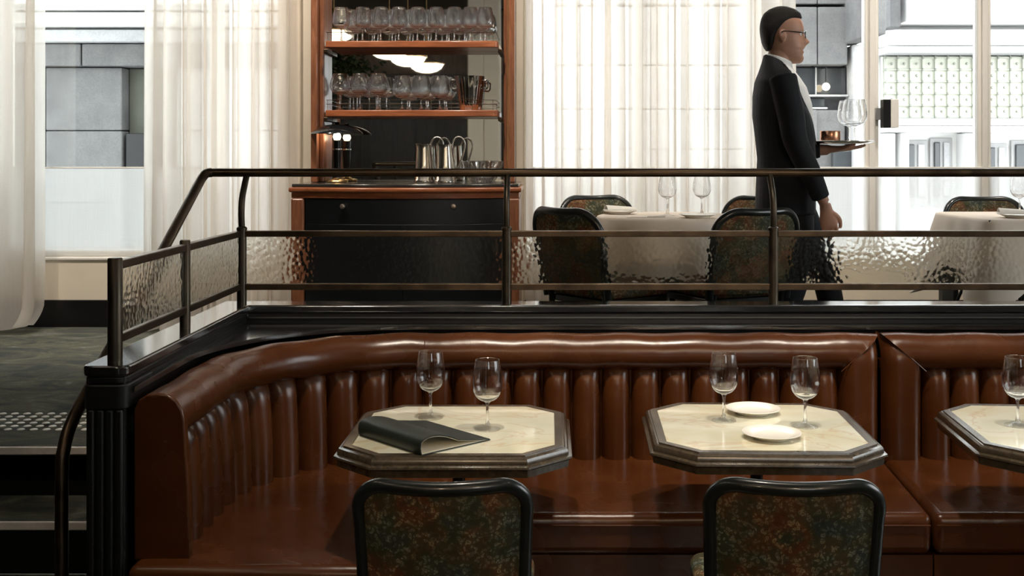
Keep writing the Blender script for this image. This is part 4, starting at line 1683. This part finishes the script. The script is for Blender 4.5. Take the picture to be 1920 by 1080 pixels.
# ------------------------------------------------------------------ waiter
def ring(cx, cy_, z, a, bb, n=28, tiltx=0.0, p=2.3):
    out = []
    for i in range(n):
        t_ = 2 * PI * i / n
        c, s_ = math.cos(t_), math.sin(t_)
        x = a * math.copysign(abs(c) ** (2 / p), c)
        y = bb * math.copysign(abs(s_) ** (2 / p), s_)
        out.append((cx + x, cy_ + y, z + tiltx * x))
    return out


def limb(bm, pts, rs, n=16, k=6):
    P = smooth_pts(pts, k)
    R = []
    for i in range(len(P)):
        f = i / k
        j = min(int(f), len(rs) - 2)
        q = f - j
        R.append(rs[j] + (rs[j + 1] - rs[j]) * q)
    tube(bm, P, R, n)


def remesh(o, size, smooth_it=3):
    m = o.modifiers.new('remesh', 'REMESH')
    m.mode = 'VOXEL'
    m.voxel_size = size
    m.use_smooth_shade = True
    if smooth_it:
        s = o.modifiers.new('smooth', 'SMOOTH')
        s.factor = 0.5
        s.iterations = smooth_it

WX = 1.142
wt = thing('person', 'waiter with short dark hair and glasses in a dark suit carrying a tray', 'person', (WX, 5.50, UZ))
HB = 1.497   # chin height
HXo = 0.0
# --- body: head, neck, core, hands in one surface
b = NB()
HEAD = [(0.000, 0.088, 0.025, 0.016), (0.010, 0.103, 0.000, 0.034), (0.028, 0.108, -0.040, 0.050), (0.044, 0.101, -0.056, 0.057), (0.055, 0.1085, -0.060, 0.060),
        (0.065, 0.1030, -0.065, 0.062), (0.075, 0.1105, -0.069, 0.064), (0.088, 0.105, -0.074, 0.067), (0.105, 0.103, -0.081, 0.070), (0.125, 0.099, -0.089, 0.072),
        (0.142, 0.098, -0.094, 0.074), (0.158, 0.106, -0.097, 0.075), (0.175, 0.106, -0.099, 0.076), (0.20, 0.100, -0.098, 0.0755), (0.225, 0.086, -0.090, 0.070),
        (0.248, 0.058, -0.070, 0.055), (0.262, 0.025, -0.040, 0.034), (0.268, -0.005, -0.012, 0.008)]
NOSE = {0.088: 0.014, 0.105: 0.036, 0.125: 0.025, 0.142: 0.013, 0.158: 0.003}
rings = []
N = 40
for h, fx, bx, hw in HEAD:
    cx, a = (fx + bx) / 2, (fx - bx) / 2
    r = []
    for i in range(N):
        t_ = 2 * PI * i / N
        c, s_ = math.cos(t_), math.sin(t_)
        x = a * math.copysign(abs(c) ** 0.9, c)
        y = hw * math.copysign(abs(s_) ** 0.88, s_)
        ang = math.atan2(math.sin(t_), math.cos(t_))
        x += NOSE.get(h, 0.0) * math.exp(-(ang / 0.20) ** 2)
        if 0.13 < h < 0.15:
            x -= 0.008 * (math.exp(-((abs(ang) - 0.52) / 0.2) ** 2))
        if 0.06 < h < 0.07:
            x -= 0.003 * math.exp(-(ang / 0.4) ** 2)
        r.append((HXo + cx + x, y, HB + h))
    rings.append(r)
loft(b, rings)
for sy in (-1, 1):   # ears
    er = []
    for k in range(7):
        q = k / 6
        s_ = math.sin(PI * (0.08 + 0.84 * q))
        er.append([(HXo - 0.012 + 0.018 * s_ * math.cos(t_) - 0.004 * q, sy * (0.076 + 0.008 * s_ * (1 + 0.3 * math.sin(t_)) * (1 if math.sin(t_) > 0 else -0.7)), HB + 0.098 + 0.058 * q)
                   for t_ in [2 * PI * i / 12 for i in range(12)]])
    loft(b, er)
loft(b, [ring(-0.030, 0, 1.44, 0.062, 0.066), ring(-0.022, 0, 1.50, 0.056, 0.058), ring(-0.008, 0, 1.56, 0.056, 0.056), ring(0.0, 0, 1.60, 0.05, 0.05)])
# torso core and limbs (under the clothes)
loft(b, [ring(0.02, 0, 0.86, 0.10, 0.15), ring(0.02, 0, 1.02, 0.095, 0.14), ring(0.0, 0, 1.25, 0.105, 0.155), ring(-0.02, 0, 1.40, 0.085, 0.15), ring(-0.025, 0, 1.46, 0.06, 0.09)])
NA = [(-0.025, -0.185, 1.405), (-0.005, -0.225, 1.24), (0.015, -0.245, 1.11), (0.085, -0.245, 0.96), (0.150, -0.235, 0.825)]
FA = [(-0.025, 0.185, 1.405), (0.015, 0.225, 1.24), (0.055, 0.235, 1.10), (0.16, 0.215, 1.075), (0.275, 0.185, 1.075)]
limb(b, NA, [0.050, 0.044, 0.040, 0.034, 0.026])
limb(b, FA, [0.050, 0.044, 0.040, 0.034, 0.026])
FL = [(0.02, 0.09, 0.92), (0.12, 0.09, 0.72), (0.215, 0.085, 0.50), (0.27, 0.085, 0.28), (0.33, 0.085, 0.09)]
NL = [(0.02, -0.09, 0.92), (0.05, -0.09, 0.72), (0.055, -0.088, 0.50), (0.0, -0.088, 0.30), (-0.06, -0.088, 0.12)]
limb(b, FL, [0.078, 0.066, 0.052, 0.046, 0.036])
limb(b, NL, [0.078, 0.066, 0.052, 0.046, 0.036])


def hand(bm, wrist, d, up, side, curl, thumb_side):
    """wrist point, pointing direction d, palm normal 'up' (towards the back of the hand), side axis across the knuckles"""
    d, up, side = Vector(d).normalized(), Vector(up).normalized(), Vector(side).normalized()
    W_ = Vector(wrist)
    rings_ = []
    for q, hw, ht in ((-0.02, 0.026, 0.022), (0.01, 0.030, 0.018), (0.05, 0.040, 0.015), (0.088, 0.041, 0.013), (0.098, 0.036, 0.009)):
        c_ = W_ + d * q
        rings_.append([c_ + side * (hw * math.cos(t_)) + up * (ht * math.sin(t_)) for t_ in [2 * PI * i / 14 for i in range(14)]])
    loft(bm, rings_)
    for k, (off, ln) in enumerate(((-0.030, 0.062), (-0.010, 0.078), (0.010, 0.084), (0.030, 0.072))):
        p = W_ + d * 0.085 + side * off * (-thumb_side)
        ang = 0.0
        pts = [p]
        for seg, fr_ in enumerate((0.45, 0.32, 0.23)):
            ang += curl * (0.6 + 0.25 * seg)
            p = p + (d * math.cos(ang) - up * math.sin(ang)) * ln * fr_
            pts.append(p)
        tube(bm, smooth_pts(pts, 4), [0.0095] * 5 + [0.0088] * 4 + [0.0078] * 3 + [0.006], 8)
    s0 = W_ + d * 0.03 + side * (0.026 * thumb_side)
    tube(bm, smooth_pts([s0, s0 + d * 0.025 + side * 0.022 * thumb_side - up * 0.006, s0 + d * 0.055 + side * 0.028 * thumb_side - up * 0.014, s0 + d * 0.078 + side * 0.022 * thumb_side - up * 0.02], 4),
         [0.0125] * 4 + [0.0115] * 4 + [0.0095] * 4 + [0.007], 8)

# near hand hangs down, back of the hand to the camera, thumb forwards
hand(b, (0.158, -0.233, 0.800), (0.20, 0.03, -1.0), (-0.15, -1, 0), (1, -0.15, 0.2), 0.42, 1)
# far hand lies flat under the tray, palm up
hand(b, (0.292, 0.178, 1.078), (1.0, -0.12, 0.05), (0.0, 0.05, -1), (0.12, 1, 0), 0.12, -1)
o = finish('body', b, SKIN, wt, normals=True)
remesh(o, 0.0045, 2)
# --- hair
b = NB()
HR = [(0.062, -0.058, -0.076, 0.030), (0.080, -0.048, -0.088, 0.054), (0.102, -0.038, -0.097, 0.066), (0.132, -0.030, -0.103, 0.0745), (0.158, -0.008, -0.107, 0.078), (0.172, 0.012, -0.108, 0.079),
      (0.188, 0.038, -0.107, 0.0785), (0.205, 0.076, -0.105, 0.077), (0.222, 0.098, -0.101, 0.0725), (0.246, 0.092, -0.089, 0.063), (0.266, 0.066, -0.064, 0.046), (0.278, 0.032, -0.034, 0.026), (0.282, 0.008, -0.012, 0.010)]
loft(b, [ring(HXo + (f + k) / 2, 0, HB + h, (f - k) / 2, hw, 30, 0, 2.15) for h, f, k, hw in HR])
o = finish('hair', b, HAIR, wt)
remesh(o, 0.005, 2)
# --- eyes and spectacles
for sy in (-1, 1):
    b = NB(); bmesh.ops.create_uvsphere(b, u_segments=12, v_segments=8, radius=0.0115, matrix=Matrix.Translation((HXo + 0.080, sy * 0.033, HB + 0.140)))
    e = finish('eye', b, EYEWHITE, wt)
    b = NB(); bmesh.ops.create_uvsphere(b, u_segments=10, v_segments=6, radius=0.0058, matrix=Matrix.Translation((HXo + 0.087, sy * 0.0345, HB + 0.140)))
    finish('iris', b, HAIR, e)
b = NB()
for sy in (-1, 1):
    tube(b, smooth_pts([(HXo - 0.022, sy * 0.083, HB + 0.135), (HXo - 0.01, sy * 0.083, HB + 0.150), (HXo + 0.045, sy * 0.081, HB + 0.148), (HXo + 0.098, sy * 0.066, HB + 0.144)], 5), 0.0026, 8)
    tube(b, [(HXo + 0.112 - 0.012 * abs(math.cos(a)) * (1 if math.cos(a) > 0 else 0), sy * (0.038 + 0.026 * math.cos(a)), HB + 0.138 + 0.018 * math.sin(a)) for a in [2 * PI * i / 18 for i in range(18)]], 0.002, 6, closed=True)
tube(b, smooth_pts([(HXo + 0.112, -0.012, HB + 0.144), (HXo + 0.121, 0, HB + 0.148), (HXo + 0.112, 0.012, HB + 0.144)], 4), 0.002, 6)
finish('spectacles', b, LAMPBLACK, wt)
# --- shirt
b = NB()
loft(b, [ring(0.05, 0, 1.12, 0.09, 0.08), ring(0.045, 0, 1.22, 0.110, 0.09), ring(0.040, 0, 1.30, 0.104, 0.10), ring(0.024, 0, 1.38, 0.094, 0.10), ring(0.008, 0, 1.44, 0.080, 0.09, tiltx=-0.2), ring(-0.015, 0, 1.49, 0.066, 0.070, tiltx=-0.30), ring(-0.015, 0, 1.525, 0.062, 0.064, tiltx=-0.36)])
o = finish('shirt', b, SHIRT, wt)
remesh(o, 0.006, 2)
# --- jacket
b = NB()
loft(b, [ring(0.015, 0, 0.76, 0.142, 0.198), ring(0.018, 0, 0.90, 0.140, 0.192), ring(0.022, 0, 1.03, 0.138, 0.178), ring(0.012, 0, 1.14, 0.140, 0.183), ring(-0.004, 0, 1.24, 0.136, 0.193),
         ring(-0.030, 0, 1.34, 0.107, 0.200), ring(-0.040, 0, 1.41, 0.086, 0.195), ring(-0.036, 0, 1.455, 0.074, 0.150), ring(-0.036, 0, 1.49, 0.058, 0.100, tiltx=-0.35), ring(-0.038, 0, 1.518, 0.050, 0.074, tiltx=-0.5)])
limb(b, [(-0.03, -0.165, 1.415)] + NA[1:4] + [(0.135, -0.236, 0.845)], [0.068, 0.064, 0.058, 0.051, 0.042], 18)
limb(b, [(-0.03, 0.165, 1.415)] + FA[1:4] + [(0.235, 0.196, 1.075)], [0.068, 0.064, 0.058, 0.050, 0.042], 18)
o = finish('jacket', b, SUIT, wt)
remesh(o, 0.007, 4)
b = NB()
for sy in (-1, 1):   # lapels
    pts = [(-0.012, sy * 0.078, 1.485), (0.030, sy * 0.092, 1.42), (0.068, sy * 0.088, 1.33), (0.122, sy * 0.060, 1.22), (0.153, sy * 0.022, 1.10)]
    P = smooth_pts(pts, 5)
    inn = [p + Vector((0.008, -sy * 0.004, 0)) for p in P]
    wid = [0.012, 0.03, 0.044, 0.036, 0.008]
    for k in range(len(P)):
        pass
    A = [b.verts.new(p) for p in inn]
    Bq = []
    for k, p in enumerate(P):
        f = k / 5; j = min(int(f), 3); ww = wid[j] + (wid[j + 1] - wid[j]) * (f - j)
        Bq.append(b.verts.new(p + Vector((-0.3 * ww, sy * ww, 0.1 * ww))))
    for k in range(len(P) - 1):
        b.faces.new((A[k], A[k + 1], Bq[k + 1], Bq[k]))
o = finish('lapel', b, SUIT, wt, angle=180)
sm = o.modifiers.new('solid', 'SOLIDIFY'); sm.thickness = 0.006; sm.offset = 1
# --- trousers and shoes
b = NB()
loft(b, [ring(0.01, 0, 0.80, 0.115, 0.165), ring(0.012, 0, 0.92, 0.125, 0.172), ring(0.015, 0, 1.0, 0.115, 0.16)])
limb(b, FL[:4] + [(0.315, 0.085, 0.07)], [0.098, 0.086, 0.070, 0.062, 0.058], 18)
limb(b, NL[:4] + [(-0.055, -0.088, 0.125)], [0.098, 0.086, 0.070, 0.062, 0.058], 18)
o = finish('trousers', b, SUIT, wt)
remesh(o, 0.009, 3)
for (hx, hz, ang, sy) in ((0.30, 0.0, 0.0, 0.085), (-0.105, 0.105, -0.60, -0.088)):
    b = NB()
    M = Matrix.Translation((hx, sy, hz)) @ Matrix.Rotation(-ang, 4, 'Y')
    rr = []
    for q, hw, zt in ((0.0, 0.026, 0.06), (0.03, 0.034, 0.085), (0.09, 0.036, 0.085), (0.15, 0.043, 0.055), (0.21, 0.044, 0.042), (0.255, 0.030, 0.030), (0.275, 0.012, 0.018)):
        rr.append([M @ Vector((q, hw * math.cos(t_), (zt / 2) * (1 + math.sin(t_) * (1 if math.sin(t_) > 0 else 1)))) for t_ in [2 * PI * i / 14 for i in range(14)]])
    loft(b, rr)
    finish('shoe', b, SHOE, wt)

# tray and what stands on it
TRX, TRYY, TRH = WX + 0.345, 5.50 + 0.150, UZ + 1.105
tr = thing('serving_tray', 'round silver tray carried by the waiter', 'tray', (TRX, TRYY, TRH))
b = NB(); lathe(b, [(0, 0.0), (0.125, 0.0), (0.142, 0.010), (0.146, 0.013), (0.142, 0.013), (0.124, 0.004), (0, 0.004)], 48)
finish('dish', b, CHROME, tr)
b = NB(); tube(b, [(0.146 * math.cos(a), 0.146 * math.sin(a), 0.0125) for a in [2 * PI * i / 48 for i in range(48)]], 0.0025, 6, closed=True)
finish('rim', b, SILVER, tr)
PT = glass_profile(0.215, 0.050, 0.062, 0.085, 0.038)
o = make_glass('wine_glass', PT, 0.085, 'large wine glass standing on the tray of the waiter, nearer the camera', n=24)
o['group'] = 'wine glasses on the tray'
o.location = (TRX + 0.036, TRYY - 0.066, TRH + 0.0044)
o2 = o.copy(); C.objects.link(o2); o2.location = (TRX + 0.045, TRYY + 0.064, TRH + 0.0044); o2['label'] = 'second large wine glass on the tray, behind the first'
b = NB(); lathe(b, [(0, 0), (0.046, 0), (0.050, 0.006), (0.051, 0.056), (0.049, 0.060), (0.046, 0.055), (0.045, 0.01), (0, 0.008)], 32)
o = finish('copper_cup', b, COPPER)
o.location = (TRX - 0.070, TRYY + 0.0, TRH + 0.0044)
tag(o, 'small copper cup on the tray next to the waiter', 'cup')

# ------------------------------------------------------------------ the street outside
b = NB(); box(b, -14, 18, 7.1, 22, 0.0, 0.15)
struct(finish('floor_street', b, PAVE, smooth=False))


def block(name, x0, x1, y0, y1, z0, z1, m, parent, bev=0.012):
    b = NB(); box(b, x0, x1, y0, y1, z0, z1)
    return finish(name, b, m, parent, smooth=False, bevel=bev)

# left: grey granite building under a white canopy
YB = 11.0
def ax(px): return (px - PX) / F * YB
def az(py): return EYE - (py - PY) / F * YB
gb_ = thing('granite_building', 'grey granite building under a pale canopy outside the left window', 'building', (0, 0, 0))
block('core', ax(-400), ax(620), YB + 0.25, YB + 0.6, 0.15, az(84), DARKSTONE, gb_)
cols = [-400, -215, -60, 85, 229]
for i in range(4):
    for (ya, yb2) in ((126, 245), (245, 380), (380, 520)):
        block('stone', ax(cols[i]) + 0.004, ax(cols[i + 1]) - 0.004, YB, YB + 0.25, max(0.15, az(yb2)) + 0.004, az(ya) - 0.004, GREYSTONE, gb_)
for i, (xa, xb) in enumerate(((-400, -120), (-120, 160), (160, 420), (420, 620))):
    block('lintel', ax(xa) + 0.006, ax(xb) - 0.006, YB - 0.10, YB + 0.25, az(126) + 0.006, az(84), GREYSTONE, gb_)
block('recess_wall', ax(229), ax(330), YB + 0.18, YB + 0.24, 0.15, az(126), plain_mat('olive_grey_render', (0.11, 0.115, 0.095), 0.8, 0.1, 3), gb_)
block('meter_box', ax(234), ax(300), YB + 0.02, YB + 0.17, az(330), az(250), BASEB, gb_)
cols = [330, 440, 540, 620]
for i in range(3):
    for (ya, yb2) in ((126, 245), (245, 380), (380, 520)):
        block('stone', ax(cols[i]) + 0.004, ax(cols[i + 1]) - 0.004, YB, YB + 0.25, max(0.15, az(yb2)) + 0.004, az(ya) - 0.004, PALESTONE, gb_)
block('fascia', ax(-420), ax(640), YB - 0.22, YB + 0.3, az(82), az(60), PALESTONE, gb_)
block('canopy', ax(-420), ax(640), YB - 0.55, YB + 0.3, az(55), az(36), WHITEPAINT, gb_)
block('canopy', ax(-420), ax(640), YB - 0.95, YB + 0.3, az(32), az(-140), WHITEPAINT, gb_)

# right: granite pier with dark windows, white shopfront with lattice
YB = 11.5
gp = thing('granite_pier_building', 'grey granite corner building with dark windows outside, right of the waiter', 'building', (0, 0, 0))
block('core', ax(1040), ax(1600), YB + 0.25, YB + 0.6, 0.15, az(-200), DARKSTONE, gp)
rows_ = [(-200, -90), (-90, 8), (12, 122)]
cols = [1040, 1130, 1220, 1310, 1400, 1480, 1533, 1590]
for i in range(7):
    for ya, yb2 in rows_:
        block('stone', ax(cols[i]) + 0.004, ax(cols[i + 1]) - 0.004, YB, YB + 0.25, az(yb2) + 0.004, az(ya) - 0.004, GREYSTONE if i > 3 else PALESTONE, gp)
    for ya, yb2 in ((205, 280), (280, 430), (430, 560)):
        if not (i >= 5 and ya == 280) or True:
            block('stone', ax(cols[i]) + 0.004, ax(cols[i + 1]) - 0.004, YB + (0.0 if i < 6 else 0.1), YB + 0.25, max(0.15, az(yb2)) + 0.004, az(ya) - 0.004, GREYSTONE if i > 3 else PALESTONE, gp)
for i in range(4):
    block('stone', ax(cols[i]) + 0.004, ax(cols[i + 1]) - 0.004, YB, YB + 0.25, az(205) + 0.008, az(122) - 0.008, PALESTONE, gp)
block('projecting_pier', ax(1585), ax(1612), YB - 0.9, YB + 0.25, az(82), az(-200), GREYSTONE, gp)
block('light_pier', ax(1598), ax(1640), YB - 0.05, YB + 0.5, 0.15, az(84), PALESTONE, gp)
wn = block('window', ax(1490), ax(1596), YB + 0.20, YB + 0.24, az(176), az(124), DARKGLASS, gp)
block('window_frame', ax(1490), ax(1598), YB + 0.12, YB + 0.19, az(180), az(176), PALESTONE, wn)
block('window_frame', ax(1536), ax(1538), YB + 0.15, YB + 0.19, az(176), az(124), PALESTONE, wn)
wn = block('window', ax(1490), ax(1556), YB + 0.20, YB + 0.24, az(200), az(182), DARKGLASS, gp)
block('window_frame', ax(1490), ax(1558), YB + 0.12, YB + 0.19, az(204), az(200), PALESTONE, wn)
block('door', ax(1562), ax(1598), YB + 0.02, YB + 0.09, 0.15, az(282), DARKGLASS, gp)
b = NB(); bmesh.ops.create_uvsphere(b, u_segments=16, v_segments=10, radius=0.040, matrix=Matrix.Translation((ax(1551), YB + 0.05, az(162))))
o = finish('street_lamp', b, BULB)
tag(o, 'small round lit lamp outside, before the dark window right of the waiter', 'lamp')
b = NB(); tube(b, [(ax(1551), YB + 0.05, az(162) + 0.05), (ax(1551), YB + 0.05, az(126)), (ax(1551), YB + 0.2, az(125))], 0.008, 8)
finish('stem', b, BASEB, o)

YB = 13.0
sf = thing('white_shopfront', 'white shopfront with a lattice panel across the street at right', 'building', (0, 0, 0))
block('wall', ax(1640), ax(2500), YB + 0.3, YB + 0.6, 0.15, az(-260), WHITEPAINT, sf)
block('dark_pier', ax(1655), ax(1674), YB - 0.3, YB + 0.3, az(56), az(-260), GREYSTONE, sf)
block('awning', ax(1684), ax(2500), YB - 0.5, YB + 0.3, az(46), az(-120), WHITEPAINT, sf)
block('fascia', ax(1662), ax(2500), YB - 0.05, YB + 0.3, az(86), az(56), WHITEPAINT, sf)
block('cornice', ax(1658), ax(2500), YB - 0.12, YB + 0.3, az(101), az(88), PALESTONE, sf)
block('sill_band', ax(1664), ax(2500), YB - 0.08, YB + 0.3, az(236), az(222), PALESTONE, sf)
block('sill_band', ax(1664), ax(2500), YB - 0.14, YB + 0.3, az(248), az(237), WHITEPAINT, sf)
lt = block('lattice_panel', ax(1664), ax(2500), YB + 0.20, YB + 0.28, az(222), az(102), LATTICEBG, sf)
b = NB()
pit = 23.8
k = 0
while 1668 + k * pit < 2480:
    x = ax(1668 + k * pit); box(b, x - 0.006, x + 0.006, YB + 0.165, YB + 0.19, az(222), az(102)); k += 1
finish('lattice_bar', b, LATTICE, lt, smooth=False)['kind'] = 'stuff'
b = NB()
for k in range(6):
    z = az(106 + k * pit * 0.95); box(b, ax(1664), ax(2490), YB + 0.166, YB + 0.191, z - 0.006, z + 0.006)
finish('lattice_bar', b, LATTICE, lt, smooth=False)['kind'] = 'stuff'
b = NB()
for r in range(12):
    for k in range(36):
        x = ax(1668 + (k * 1.0 + (0.5 if r % 2 else 0)) * pit); z = az(106 + r * pit * 0.475)
        if x < ax(2470):
            bmesh.ops.create_cone(b, cap_ends=True, segments=6, radius1=0.018, radius2=0.012, depth=0.02, matrix=Matrix.Translation((x, YB + 0.155, z)) @ Matrix.Rotation(PI / 2, 4, 'X'))
finish('rosettes', b, plain_mat('grey_rosette', (0.30, 0.31, 0.27), 0.6), lt, smooth=False)['kind'] = 'stuff'
for (xa, xb, za, zb_) in ((1708, 1752, 262, 330), (1757, 1800, 258, 330), (1862, 1905, 268, 330), (1912, 1990, 262, 330), (2010, 2080, 262, 330)):
    wn = block('window', ax(xa), ax(xb), YB + 0.24, YB + 0.29, max(0.2, az(zb_ + 60)), az(za), GREYBOX, sf)
    block('pane', ax(xa) + 0.04, ax((xa + xb) / 2) - 0.02, YB + 0.21, YB + 0.235, az(zb_ + 40), az(za) - 0.05, DARKGLASS, wn)
    block('pane', ax((xa + xb) / 2) + 0.02, ax(xb) - 0.04, YB + 0.21, YB + 0.235, az(zb_ + 40), az(za) - 0.05, PALESTONE, wn)
for xa in (1664, 1690, 1810, 1842, 1995):
    block('pilaster', ax(xa), ax(xa) + 0.10, YB + 0.02, YB + 0.3, 0.15, az(250), WHITEPAINT, sf)
